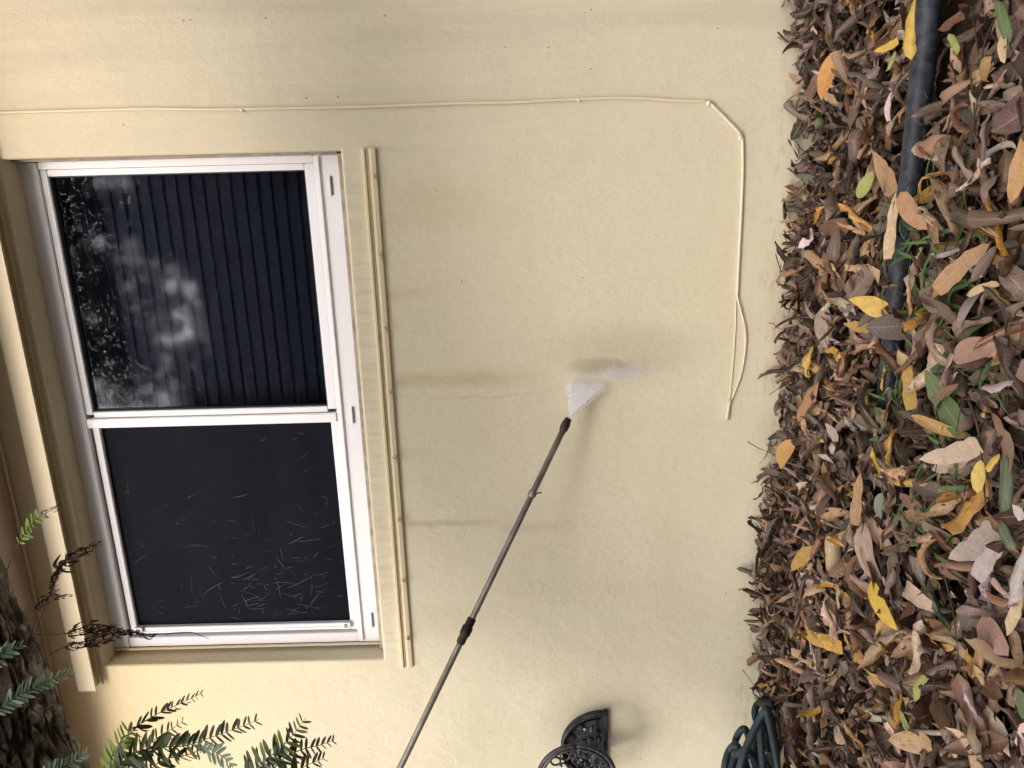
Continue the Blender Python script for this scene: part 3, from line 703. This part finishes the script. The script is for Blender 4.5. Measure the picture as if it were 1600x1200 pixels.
frond(f1, [(53, 992), (66, 955), (82, 920), (97, 885), (118, 862), (140, 855), (160, 846)], FY, FY+.03, 'fern_dry', .026, .0036, .40, 17, jitter=.5, rs=.0013)
frond(f1, [(36, 956), (58, 945), (80, 931), (95, 930), (113, 929)], FY-.01, FY, 'fern_dry', .018, .004, .25, 24, jitter=.5)
frond(f1, [(53, 992), (80, 992), (110, 988), (140, 976), (170, 978), (200, 986), (224, 992)], FY, FY+.05, 'fern_dry', .025, .0036, .28, 16, jitter=.5, rs=.0012)
frond(f1, [(66, 1032), (90, 1016), (120, 1005), (150, 998), (175, 990), (205, 985), (222, 990)], FY, FY+.05, 'fern_dry', .024, .0036, .28, 18, jitter=.5, rs=.0012)
frond(f1, [(232, 991), (262, 990), (296, 988), (312, 992), (326, 998)], FY+.05, FY+.06, 'fern_dry', .006, .02, .1, 15, rs=.0012, jitter=.3)
frond(f1, [(222, 990), (232, 991), (240, 991)], FY+.05, FY+.05, 'fern_dry', .018, .004, .0, 30, jitter=.5)
f2 = empty('fern', at(60, 1075, TY-TR_), 'pale blue green fern fronds lying over the dark bark of the trunk', 'fern')
ty2 = TY-TR_*.9
frond(f2, [(-40, 1125), (0, 1106), (35, 1083), (70, 1066), (112, 1048)], ty2, ty2+.06, 'fern_blue', .026, .0062, .05, 48, stem='fern_blue', taper=True)
frond(f2, [(-45, 1040), (-10, 1030), (15, 1017), (38, 1005)], ty2, ty2+.03, 'fern_blue', .026, .0062, .05, 40, stem='fern_blue')
frond(f2, [(40, 1240), (75, 1212), (105, 1196), (140, 1172)], ty2-.02, ty2+.02, 'fern_blue', .026, .0062, .05, 55, stem='fern_blue')
f3 = empty('fern', at(160, 1210, TY), 'green fern fronds arching down beside the window from the left', 'fern')
LW = dict(spacing=.0072)
frond(f3, [(150, 1225), (166, 1196), (190, 1162), (214, 1136), (245, 1116), (280, 1100), (315, 1083)], FY, FY+.05, 'fern_dark', .022, .0088, .25, 42, jitter=.3, mixk=('fern_dry', lambda u: .35))
frond(f3, [(170, 1240), (176, 1200), (186, 1165), (203, 1140)], FY-.03, FY, 'fern', .030, .0088, .0, 68, taper=False)
frond(f3, [(195, 1240), (215, 1180), (235, 1160), (262, 1143), (285, 1128)], FY-.01, FY+.03, 'fern', .026, .0088, .1, 62)
frond(f3, [(160, 1225), (205, 1180), (250, 1168), (290, 1165), (330, 1152), (370, 1138), (405, 1124)], FY-.04, FY+.02, 'fern_dark', .033, .0088, .02, 60, jitter=.2)
frond(f3, [(200, 1240), (250, 1190), (285, 1182), (315, 1172), (345, 1168)], FY-.02, FY+.02, 'fern_dark', .028, .0088, .05, 66, jitter=.3)
frond(f3, [(300, 1163), (325, 1170), (345, 1180), (362, 1196), (375, 1220)], FY-.05, FY-.08, 'fern_blue', .028, .0088, .1, 55, stem='fern_blue')
frond(f3, [(370, 1240), (405, 1196), (435, 1172), (458, 1148), (478, 1122)], FY-.02, FY+.02, 'fern_dark', .034, .0088, .05, 66, mixk=('fern', lambda u: .45*u))
frond(f3, [(395, 1240), (440, 1188), (470, 1172), (500, 1164), (523, 1156)], FY-.01, FY+.03, 'fern_dark', .026, .0088, .2, 62)
frond(f3, [(430, 1250), (455, 1215), (475, 1198), (505, 1185)], FY-.05, FY, 'fern_dark', .032, .0088, .05, 58)
frond(f3, [(380, 1250), (402, 1210), (425, 1185), (445, 1170)], FY-.06, FY-.02, 'fern_blue', .030, .0088, .05, 58, stem='fern_blue')
TRP = catmull(path, 22)
for fo in [o for i, o in enumerate(f3.children) if i != 5]:                 # each frond grows from the trunk
    b = fo.data.vertices[0].co.copy(); c = min(TRP, key=lambda q: (q-b).length); c = c+(b-c).normalized()*TR_*.8
    tube('stem', catmull([c, c.lerp(b, .45)+Vector((0, 0, .03)), b], 6), .0014, MT['twig'], f3, 6)
# ---------------------------------------------------------------- fallen leaves
def leaf_template(r, L=1.):
    n, m = 9, 4
    flat = r.random() < .18
    W = r.uniform(.20, .44); pw = r.uniform(.45, .95); cut = 1. if r.random() < .8 else r.uniform(.55, .8); curl = r.uniform(.1, .7) if flat else r.choice((1.2, 1.8, 2.4, 2.8, 3.3, -1.2, -2.)); bend = r.gauss(0, .5 if flat else 1.2); tw = r.gauss(0, .4 if flat else 1.3)
    wav = r.uniform(.0, .04) if flat else r.uniform(.03, .13); ph = r.uniform(0, 6); asym = r.uniform(.7, 1.2); sb = r.gauss(0, .4); jag = 0. if r.random() < .35 else r.uniform(.08, .4)
    V, U = [], []; x = y = z = 0.; ang = -bend*.5; yaw = -sb*.5; kink = r.uniform(.3, .8), r.gauss(0, .0 if flat else .7)
    for i in range(n+1):
        t = i/n; w0 = W*.5*(math.sin(PI*min(1., max(0., (t*cut)**asym))))**pw+.004
        if t < .05: w0 *= .4
        for k in range(m+1):
            s = 2*k/m-1; c = curl*(.5+.5*math.sin(PI*t)); cc = c if abs(c) > .02 else .02
            w_ = w0*(1-jag*r.random()) if abs(s) > .9 else w0
            lx = math.sin(cc*s)/cc*w_; lz = (1-math.cos(cc*s))/cc*w_+wav*math.sin(t*13+ph+s*1.3)*abs(s)*.6
            a = tw*(t-.5); ly2 = lx*math.cos(a)-lz*math.sin(a); lz2 = lx*math.sin(a)+lz*math.cos(a)
            V.append((x-math.sin(ang)*lz2, y+ly2, z+math.cos(ang)*lz2)); U.append((s, t, 0.))
        x += math.cos(ang)*math.cos(yaw)/n; z += math.sin(ang)/n; y += math.sin(yaw)/n; ang += bend/n; yaw += sb/n
        if abs(t-kink[0]) < .06: ang += kink[1]
    V = np.array(V); V -= V.mean(0)
    Fc = [(i*(m+1)+k, i*(m+1)+k+1, (i+1)*(m+1)+k+1, (i+1)*(m+1)+k) for i in range(n) for k in range(m)]
    return V, Fc, U
rt = random.Random(17)
TPL = [leaf_template(rt) for _ in range(44)]
TM = []
for V, Fc, U in TPL:
    me = mesh('leaf', V.tolist(), Fc); me.polygons.foreach_set('use_smooth', [True]*len(me.polygons))
    a = me.attributes.new('luv', 'FLOAT_VECTOR', 'POINT'); a.data.foreach_set('vector', np.array(U).ravel()); me.materials.append(MT['leaf_obj']); TM.append(me)
FLAT = [i for i, (V, _, _) in enumerate(TPL) if np.ptp(V[:, 2]) < .16] or [0]
PAL = {'dark brown': (.060, .033, .021), 'grey brown': (.185, .128, .098), 'tan': (.42, .275, .15), 'reddish brown': (.21, .105, .058), 'pinkish beige': (.48, .36, .275),
       'ochre': (.50, .28, .06), 'pale grey': (.55, .49, .46)}
PW = {'wall': (.40, .30, .09, .14, .05, .02, .01), 'far': (.24, .27, .17, .14, .12, .04, .03)}
def jit(c, r, k=.38):
    f = 1+r.uniform(-k, k); return tuple(max(.004, x*f*(1+r.uniform(-.08, .08))) for x in c)
def rot(yaw, tilt, roll): return Matrix.Rotation(yaw, 3, 'Z') @ Matrix.Rotation(tilt, 3, 'Y') @ Matrix.Rotation(roll, 3, 'X')
rl = random.Random(23)
NB = 15000
allV, allC, allU, Fs = [], [], [], []; off = 0
for i in range(NB):
    x = rl.uniform(-.95, 2.15); y = -rl.random()**1.15*1.55-.012
    if x < -.18 and y > -.42 and rl.random() < .8: continue
    h = litter(x, y); k = rl.random()
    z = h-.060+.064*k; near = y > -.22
    if x > .9 and min((q.x-x)**2+(q.y-y)**2 for q in PIPE) < (.055 if x > 1.12 else .036)**2 and (x > 1.12 or rl.random() < .8): continue
    L = rl.uniform(.03, .085) if near else rl.choice((rl.uniform(.035, .07), rl.uniform(.06, .115)))
    tilt = rl.gauss(0, .55 if near else .38)
    m = np.array(rot(rl.uniform(0, 2*PI), tilt, rl.gauss(0, .6)+(PI if rl.random() < .4 else 0)))
    V = TPL[rl.randrange(len(TPL))][0]*L @ m.T+np.array((x, y, z+abs(math.sin(tilt))*L*.25))
    V[:, 1] -= max(0., V[:, 1].max()+.003)
    nm = rl.choices(list(PAL), PW['wall' if y > -.28 else 'far'])[0]; c = jit(PAL[nm], rl)
    c = tuple(q*(.5+.6*k) for q in c)                           # leaves deeper down are darker
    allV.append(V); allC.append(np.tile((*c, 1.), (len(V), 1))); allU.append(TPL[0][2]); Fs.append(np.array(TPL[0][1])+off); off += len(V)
V = np.concatenate(allV); Fc = np.concatenate(Fs); me = bpy.data.meshes.new('leaf_litter')
me.vertices.add(len(V)); me.vertices.foreach_set('co', V.ravel()); me.loops.add(Fc.size); me.loops.foreach_set('vertex_index', Fc.ravel())
me.polygons.add(len(Fc)); me.polygons.foreach_set('loop_start', np.arange(0, Fc.size, 4)); me.polygons.foreach_set('use_smooth', np.ones(len(Fc), bool)); me.update(); me.validate()
a = me.attributes.new('luv', 'FLOAT_VECTOR', 'POINT'); a.data.foreach_set('vector', np.concatenate([np.array(u) for u in allU]).ravel())
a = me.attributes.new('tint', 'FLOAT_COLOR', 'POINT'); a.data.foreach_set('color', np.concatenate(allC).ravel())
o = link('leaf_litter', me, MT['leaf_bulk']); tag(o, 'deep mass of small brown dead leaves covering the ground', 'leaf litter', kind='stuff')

def put_leaf(tpl, loc, m, L, col, label, group=None, wf=1.):
    o = bpy.data.objects.new('fallen_leaf', TM[tpl]); C.objects.link(o)
    o.matrix_world = Matrix.Translation(loc) @ (m.to_4x4()) @ Matrix.Diagonal((L, L*wf, L, 1)); o.color = (*col, 1)
    return tag(o, label, 'leaf', group)
# the leaves that stand out, one by one: base and tip in the photograph, width, colour
Y, OR, GR, LG, TN, PK, GY, OC, CRM, DB = (.62, .42, .035), (.55, .25, .03), (.05, .13, .022), (.30, .34, .06), (.38, .21, .09), (.34, .19, .14), (.46, .40, .38), (.42, .24, .03), (.58, .44, .25), (.09, .05, .035)
SPECIAL = [
 (1309, 76, 1281, 157, 27, OR, 'orange yellow leaf leaning near the wall at the right end of the litter'),
 (1427, -6, 1421, 94, 19, Y, 'long spotted yellow leaf lying along the bare end of the black pipe'),
 (1400, 79, 1385, 113, 20, LG, 'small pale yellow green leaf between the orange leaf and the pipe'),
 (1367, 82, 1404, 64, 11, Y, 'narrow yellow leaf strip pointing at the yellow leaf by the pipe'),
 (1364, 236, 1400, 312, 24, TN, 'long peach tan leaf with a twisted tip just wallward of the pipe'),
 (1402, 300, 1446, 358, 24, (.46, .24, .12), 'orange tan leaf lying across the pipe where it dips under'),
 (1558, -4, 1576, 76, 17, GR, 'slender bright green leaf at the far right foreground'),
 (1482, 50, 1498, 87, 12, LG, 'small light green leaf just beyond the pipe on the right'),
 (1364, 268, 1340, 310, 19, LG, 'spotted yellow green leaf beside the peach tan leaf'),
 (1244, 272, 1287, 286, 12, (.04, .07, .02), 'small dark green leaf sticking out against the wall'),
 (1600, 215, 1580, 318, 22, (.48, .25, .07), 'long orange tan leaf in the nearest foreground'),
 (1568, 42, 1568, 98, 15, CRM, 'pale cream leaf beside the slender green leaf'),
 (1327, 463, 1404, 499, 26, Y, 'bright yellow leaf with a brown midrib lying over the buried pipe'),
 (1319, 507, 1366, 514, 15, OC, 'short orange brown leaf below the bright yellow leaf'),
 (1253, 389, 1290, 425, 16, TN, 'tan leaf propped on the heap close to the wall'),
 (1482, 560, 1556, 540, 33, PK, 'broad smooth pinkish brown leaf in the middle foreground'),
 (1399, 300, 1387, 405, 17, CRM, 'long rolled beige leaf lying alongside the pipe'),
 (1545, 378, 1462, 454, 27, TN, 'wide spotted tan leaf beside the grass tuft'),
 (1556, 384, 1518, 441, 14, DB, 'long dark brown curled leaf near the wide spotted tan leaf'),
 (1506, 460, 1564, 442, 12, CRM, 'narrow pale leaf stalk like roll in the middle foreground'),
 (1443, 578, 1502, 674, 34, GR, 'large glossy green leaf in the middle of the litter'),
 (1421, 650, 1518, 685, 15, OC, 'narrow golden brown leaf tucked under the large glossy green leaf'),
 (1439, 722, 1530, 696, 28, (.52, .40, .29), 'broad rolled beige leaf lying crosswise in the foreground'),
 (1532, 718, 1527, 770, 20, (.72, .55, .12), 'pale yellow leaf next to the broad rolled beige leaf'),
 (1560, 708, 1542, 738, 13, Y, 'short yellow leaf behind the pale yellow leaf'),
 (1574, 712, 1566, 812, 34, (.035, .085, .03), 'large dark green leaf in the nearest foreground'),
 (1556, 812, 1586, 860, 18, (.05, .10, .04), 'dull green leaf end beside the pale grey leaf'),
 (1487, 878, 1557, 826, 33, (.33, .27, .24), 'broad greyish brown leaf with rounded end in the foreground'),
 (1568, 842, 1524, 904, 24, GY, 'whitish grey weathered leaf beside the broad greyish leaf'),
 (1582, 790, 1600, 812, 34, (.60, .56, .54), 'crumpled whitish leaf overlapping the large dark green leaf'),
 (1361, 700, 1375, 744, 18, (.52, .38, .03), 'spotted mustard yellow leaf in the middle of the heap'),
 (1344, 737, 1335, 820, 17, TN, 'long straight golden tan leaf in the middle of the heap'),
 (1234, 890, 1274, 854, 19, OC, 'mustard brown leaf lying slantwise near the foot of the wall'),
 (1213, 733, 1239, 688, 20, (.50, .28, .05), 'orange yellow leaf heaped against the wall below the lance'),
 (1372, 812, 1377, 770, 13, (.10, .17, .11), 'small blue green leaf standing among brown leaves'),
 (1245, 662, 1276, 598, 19, (.36, .17, .06), 'orange brown leaf standing steeply in the heap below the spray'),
 (1356, 907, 1399, 984, 22, (.66, .45, .02), 'vivid yellow leaf lying towards the garden hose side'),
 (1455, 935, 1486, 988, 25, (.03, .055, .02), 'spotted dark green leaf beyond the vivid yellow leaf'),
 (1530, 964, 1573, 1024, 32, PK, 'broad pinkish tan leaf in the left foreground'),
 (1423, 1094, 1449, 1054, 19, LG, 'upright yellow green leaf in the left foreground'),
 (1405, 1110, 1418, 1140, 13, (.20, .28, .04), 'small green leaf below the upright yellow green leaf'),
 (1315, 1127, 1354, 1178, 23, (.44, .24, .08), 'peach orange leaf near the hose end of the litter'),
 (1255, 977, 1284, 1010, 14, (.48, .28, .03), 'narrow mustard leaf on the heap towards the hose'),
 (1357, 1132, 1382, 1190, 13, (.10, .045, .045), 'narrow dark purple brown leaf near the peach orange leaf'),
 (1476, 1192, 1498, 1166, 22, CRM, 'small cream leaf at the left edge of the foreground'),
 (1600, 912, 1573, 994, 15, CRM, 'long curved cream leaf in the nearest foreground'),
 (1594, 1075, 1602, 1125, 22, GR, 'green leaf cut off by the near edge on the left'),
 (1318, 652, 1338, 676, 14, GY, 'pale grey leaf lying across the heap behind the green leaf'),
 (1290, 662, 1310, 690, 14, (.40, .34, .29), 'greyish leaf with a pale edge on the heap below the spray'),
 (1505, 1080, 1528, 1128, 22, (.52, .50, .52), 'silvery grey leaf in the left foreground'),
 (1535, 990, 1522, 1060, 20, (.34, .17, .05), 'rust brown folded leaf beside the broad pinkish tan leaf'),
 (1415, 560, 1424, 640, 24, (.44, .27, .03), 'golden leaf lying between the pipe and the large green leaf'),
]
r5 = random.Random(9)
for (ax_, ay_, bx_, by_, wpx, col, lab) in SPECIAL:
    ic, jc = (ax_+bx_)/2, (ay_+by_)/2
    p = at(ic, jc, z=.13)
    for _ in range(4):
        zz = litter(p.x, p.y)+.028
        q = at(ic, jc, z=zz)
        if q.y > -.03: q = at(ic, jc, -.03); break
        p = q
    p = q
    # a leaf propped so that base and tip fall where the photograph shows them
    dep = (p-Vector(CAM)).dot(Vector(AF)); px = dep/F
    vec = Vector(AR)*(-(by_-ay_))*px+Vector(AD)*(bx_-ax_)*px
    if p.y > -.10: d3 = vec
    else:           # resting on the litter: stretch the part that runs away from the camera along the ground
        A_, B_ = at(ax_, ay_, z=p.z-.004), at(bx_, by_, z=p.z+.004)
        d3 = B_-A_
        if d3.length > .17: d3 = vec.lerp(d3, .3)
        else: d3 = vec.lerp(d3, .6)
    L = d3.length; xd = d3.normalized()
    up = Vector((0, -.45, 1.)) if p.y < -.1 else Vector((0, -1, .5)); up = up+Vector((r5.gauss(0, .15), r5.gauss(0, .15), 0))
    zd = (up-xd*up.dot(xd)).normalized(); yd = zd.cross(xd)
    tpl = r5.choice(FLAT)
    wt = np.ptp(TPL[tpl][0][:, 1]); lt = np.ptp(TPL[tpl][0][:, 0])
    Ls = L/lt; wf = (wpx*px)/(wt*Ls); wf = min(1.9, max(.4, wf*1.25))
    put_leaf(tpl, p, Matrix((xd, yd, zd)).transposed(), Ls, col, lab, None, wf)
# the other large leaves on top of the mass
SHORT = ['orange yellow leaf near the wall', 'long spotted yellow leaf', 'pale yellow green leaf', 'narrow yellow strip', 'peach tan twisted leaf', 'orange tan leaf over the pipe', 'slender bright green leaf', 'light green leaf beyond the pipe',
 'spotted yellow green leaf', 'dark green leaf at the wall', 'long orange tan foreground leaf', 'pale cream leaf at the right', 'bright yellow leaf over the pipe', 'short orange brown leaf', 'propped tan leaf', 'broad smooth pinkish brown leaf', 'long rolled beige leaf', 'wide spotted tan leaf',
 'long dark brown leaf', 'narrow pale roll', 'large glossy green leaf', 'narrow golden brown leaf', 'broad rolled beige leaf', 'pale yellow leaf', 'short yellow leaf', 'large dark green leaf', 'dull green leaf end', 'broad greyish brown leaf', 'whitish grey weathered leaf', 'crumpled whitish leaf',
 'spotted mustard yellow leaf', 'straight golden tan leaf', 'slanting mustard brown leaf', 'orange yellow leaf below the lance', 'small blue green leaf', 'steep orange brown leaf', 'vivid yellow leaf', 'spotted dark green leaf', 'broad pinkish tan leaf', 'upright yellow green leaf', 'small green leaf on the left',
 'peach orange leaf', 'narrow mustard leaf', 'dark purple brown leaf', 'small cream leaf on the left', 'long curved cream leaf', 'green leaf cut by the edge', 'pale grey leaf on the heap', 'greyish pale edged leaf', 'silvery grey leaf', 'rust brown folded leaf', 'golden leaf by the pipe']
assert len(SHORT) == len(SPECIAL)
taken = set()
cnt = 0
while cnt < 246:
    x = rl.uniform(-.25, 1.75); y = -.05-1.05*rl.random()**.75
    h = litter(x, y); v = Vector((x, y, h))-Vector(CAM); dep = v.dot(Vector(AF))
    iy = 1200-(600+F*v.dot(Vector(AR))/dep); ix = 800+F*v.dot(Vector(AD))/dep
    if not (1180 < ix < 1640 and -40 < iy < 1240): continue
    if any(abs(ix-(s[0]+s[2])/2) < 26 and abs(iy-(s[1]+s[3])/2) < 26 for s in SPECIAL): continue
    if x > .9 and min((q.x-x)**2+(q.y-y)**2 for q in PIPE) < (.075 if x > 1.12 else .055)**2 and (x > 1.12 or rl.random() < .8): continue
    nm = rl.choices(list(PAL), PW['wall' if y > -.2 else 'far'])[0]
    k = min(range(len(SPECIAL)), key=lambda i: ((SPECIAL[i][0]+SPECIAL[i][2])/2-ix)**2+((SPECIAL[i][1]+SPECIAL[i][3])/2-iy)**2)
    dx, dy = ix-(SPECIAL[k][0]+SPECIAL[k][2])/2, iy-(SPECIAL[k][1]+SPECIAL[k][3])/2
    wd_ = ('right of' if dx > 0 else 'left of') if abs(dx) > abs(dy) else ('below' if dy > 0 else 'above')
    L = rl.uniform(.058, .125)*(.8 if y > -.25 else 1.); sz = 'small' if L < .075 else ('mid-sized' if L < .10 else 'large')
    tpl = rl.randrange(len(TPL)); form = 'flat' if tpl in FLAT else 'curled'
    zn = 'nearest the camera' if y < -.58 else ('against the wall' if y > -.2 else 'between wall and pipe')
    lab = f"{sz} {form} {nm} leaf {'farther' if abs(dx)+abs(dy) > 60 else 'just'} {wd_} the {SHORT[k]}"
    if lab in taken: continue
    taken.add(lab)
    put_leaf(tpl, Vector((x, y, h+.012+.012*rl.random())), rot(rl.uniform(0, 2*PI), rl.gauss(0, .28), rl.gauss(0, .45)+(PI if rl.random() < .35 else 0)),
             L, jit(PAL[nm], rl, .42), lab, f'dead leaves in the litter {zn}')
    cnt += 1
# dry leaf stalks standing out against the wall
# twigs and leaf stalks
tw = [((1215, 50), (1232, 66), (1245, 60)), ((1228, 160), (1240, 150), (1252, 148)), ((1212, 398), (1222, 425), (1240, 432)), ((1236, 385), (1248, 372), (1262, 366)), ((1160, 1046), (1172, 1062), (1192, 1092)), ((1168, 690), (1185, 700), (1205, 708)),
      ((1512, 620), (1530, 680), (1540, 790)), ((1470, 880), (1490, 960), (1502, 1080)), ((1430, 990), (1455, 1040), (1462, 1100)), ((1408, 130), (1440, 170), (1470, 215)), ((1410, 185), (1440, 195), (1462, 170)), ((1515, 100), (1522, 180), (1516, 240)),
      ((1320, 975), (1350, 1000), (1372, 1010)), ((1460, 330), (1510, 355), (1560, 330)), ((1335, 760), (1350, 800), (1345, 840)), ((1490, 1060), (1500, 1130), (1512, 1195)), ((1290, 1020), (1310, 1060), (1330, 1110)), ((1400, 880), (1410, 930), (1404, 960)),
      ((1360, 400), (1380, 440), (1410, 460)), ((1545, 880), (1570, 900), (1590, 890)), ((1180, 905), (1195, 912), (1210, 915)), ((1186, 1010), (1200, 1000), (1220, 1004))]
twl = set()
for k, t3 in enumerate(tw):
    P = []
    for j, (a, b) in enumerate(t3):
        q = at(a, b, z=.14)
        for _ in range(3): q = at(a, b, z=litter(q.x, min(q.y, 0))+.018)
        if q.y > -.02: q = at(a, b, -.02-.01*j)
        P.append(q)
    wallside = P[0].y > -.12
    o = tube('twig', catmull(P, 5), lambda t: .0016*(1-.5*t)*(1.3 if k % 3 == 0 else .8), MT['twig'], None, 6)
    ix, iy = t3[1]; q = min(range(len(SPECIAL)), key=lambda i: ((SPECIAL[i][0]+SPECIAL[i][2])/2-ix)**2+((SPECIAL[i][1]+SPECIAL[i][3])/2-iy)**2)
    dx, dy = ix-(SPECIAL[q][0]+SPECIAL[q][2])/2, iy-(SPECIAL[q][1]+SPECIAL[q][3])/2; wd_ = ('right of' if dx > 0 else 'left of') if abs(dx) > abs(dy) else ('below' if dy > 0 else 'above')
    tl_ = f"{wd_} the {SHORT[q]}"; fa = 'short' if tl_ in twl else 'thin'; twl.add(tl_)
    tag(o, f"{fa} dark {'stalk at the wall foot' if wallside else 'twig across the leaves'} {wd_} the {SHORT[q]}", 'twig', 'stalks along the wall foot' if wallside else 'twigs on the litter')
def stalks():
    V, Fc = [], []; r = random.Random(31)
    for _ in range(1100):
        x = r.uniform(-.3, 1.9); y = -.03-1.15*r.random(); z = litter(x, y)+r.uniform(-.01, .014); a = r.uniform(0, 2*PI); L = r.uniform(.02, .07); e = r.gauss(0, .3); bd = r.gauss(0, .6)
        P = [Vector((x, y, z))]
        for i in range(4): P.append(P[-1]+Vector((math.cos(a), math.sin(a), math.sin(e)))*L/4); a += bd/3; e -= .08
        if max(q.y for q in P) > -.004: continue
        v, f = tube_data(P, r.uniform(.0005, .0011), 4, len(V)); V += v; Fc += f
    return mesh('leaf_stalks', V, Fc)
o = link('leaf_stalks', stalks(), MT['twig']); tag(o, 'countless thin dark leaf stalks strewn through the leaf litter', 'leaf stalks', kind='stuff')
# small unripe fruit
p = at(1280, 193, z=litter(at(1280, 193, z=.13).x, -.1)+.012)
fr_ = blob('fallen_fruit', p, (.013, .012, .011), simple('green_fruit', (.10, .12, .05), .5, var=.3), None, 3); tag(fr_, 'small round green fruit among the leaves near the wall', 'fruit')
# grass coming through
def grass():
    V, Fc = [], []; r = random.Random(8)
    for (ix, iy, n, sp) in ((1425, 400, 26, .05), (1450, 345, 12, .04), (1480, 470, 40, .06), (1430, 450, 22, .04), (1390, 640, 18, .035), (1480, 690, 22, .04), (1475, 800, 40, .05), (1455, 850, 16, .03), (1520, 350, 10, .04), (1400, 590, 16, .05), (1560, 570, 12, .03), (1410, 600, 10, .03), (1485, 520, 26, .05)):
        c = at(ix, iy, z=.12)
        for _ in range(int(n*.62)):
            b = c+Vector((r.gauss(0, sp), r.gauss(0, sp*.8), 0)); b.z = litter(b.x, b.y)+.004
            d = Vector((r.gauss(0, .8), r.gauss(-.1, .8), r.uniform(.25, 1.))).normalized(); L = r.uniform(.03, .10); wd = r.uniform(.0018, .0042)
            sdv = d.cross(Vector((0, 0, 1))); sdv = (sdv if sdv.length > .05 else Vector((1, 0, 0))).normalized(); k = len(V)
            for i in range(5):
                t = i/4; q = b+d*L*t+Vector((0, 0, -L*.45*t*t)); ww = wd*(1-t**2*.95); V.append(q-sdv*ww); V.append(q+sdv*ww)
            for i in range(4): Fc.append((k+2*i, k+2*i+1, k+2*i+3, k+2*i+2))
    return mesh('grass', V, Fc)
o = link('grass', grass(), MT['grass']); tag(o, 'sparse green grass blades coming up through the leaves beside the pipe', 'grass', kind='stuff')

# ---------------------------------------------------------------- garden trees behind the camera, seen only as reflections in the pane
for k, (x, y, h, rad, cn, lab) in enumerate(((-.3, -7.2, 4.1, (2.3, 1.5, 2.9), 7500, 'dark leafy tree reflected in the middle of the right window pane'), (3.4, -7.8, 3.6, (2.0, 1.5, 2.5), 7000, 'dark leafy tree reflected at the right edge of the window pane'),
                                         (-4.0, -8.2, 3.6, (2.1, 1.5, 2.5), 8000, 'dark leafy tree reflected faintly behind the screened left sash'))):
    t = empty('garden_tree', (x, y, 0), lab, 'tree', 'trees across the garden')
    tube('trunk', catmull([Vector((x, y, -.05)), Vector((x+.1, y, 1.2)), Vector((x-.1, y+.1, 2.6)), Vector((x+.1, y, h))], 6), lambda q: .16*(1-.6*q), MT['bark'], t, 12)
    canopy('crown', (x, y, h), rad, cn, .36, t, 40+k, MT['canopy'])
S.render.resolution_x = 1024; S.render.resolution_y = 768
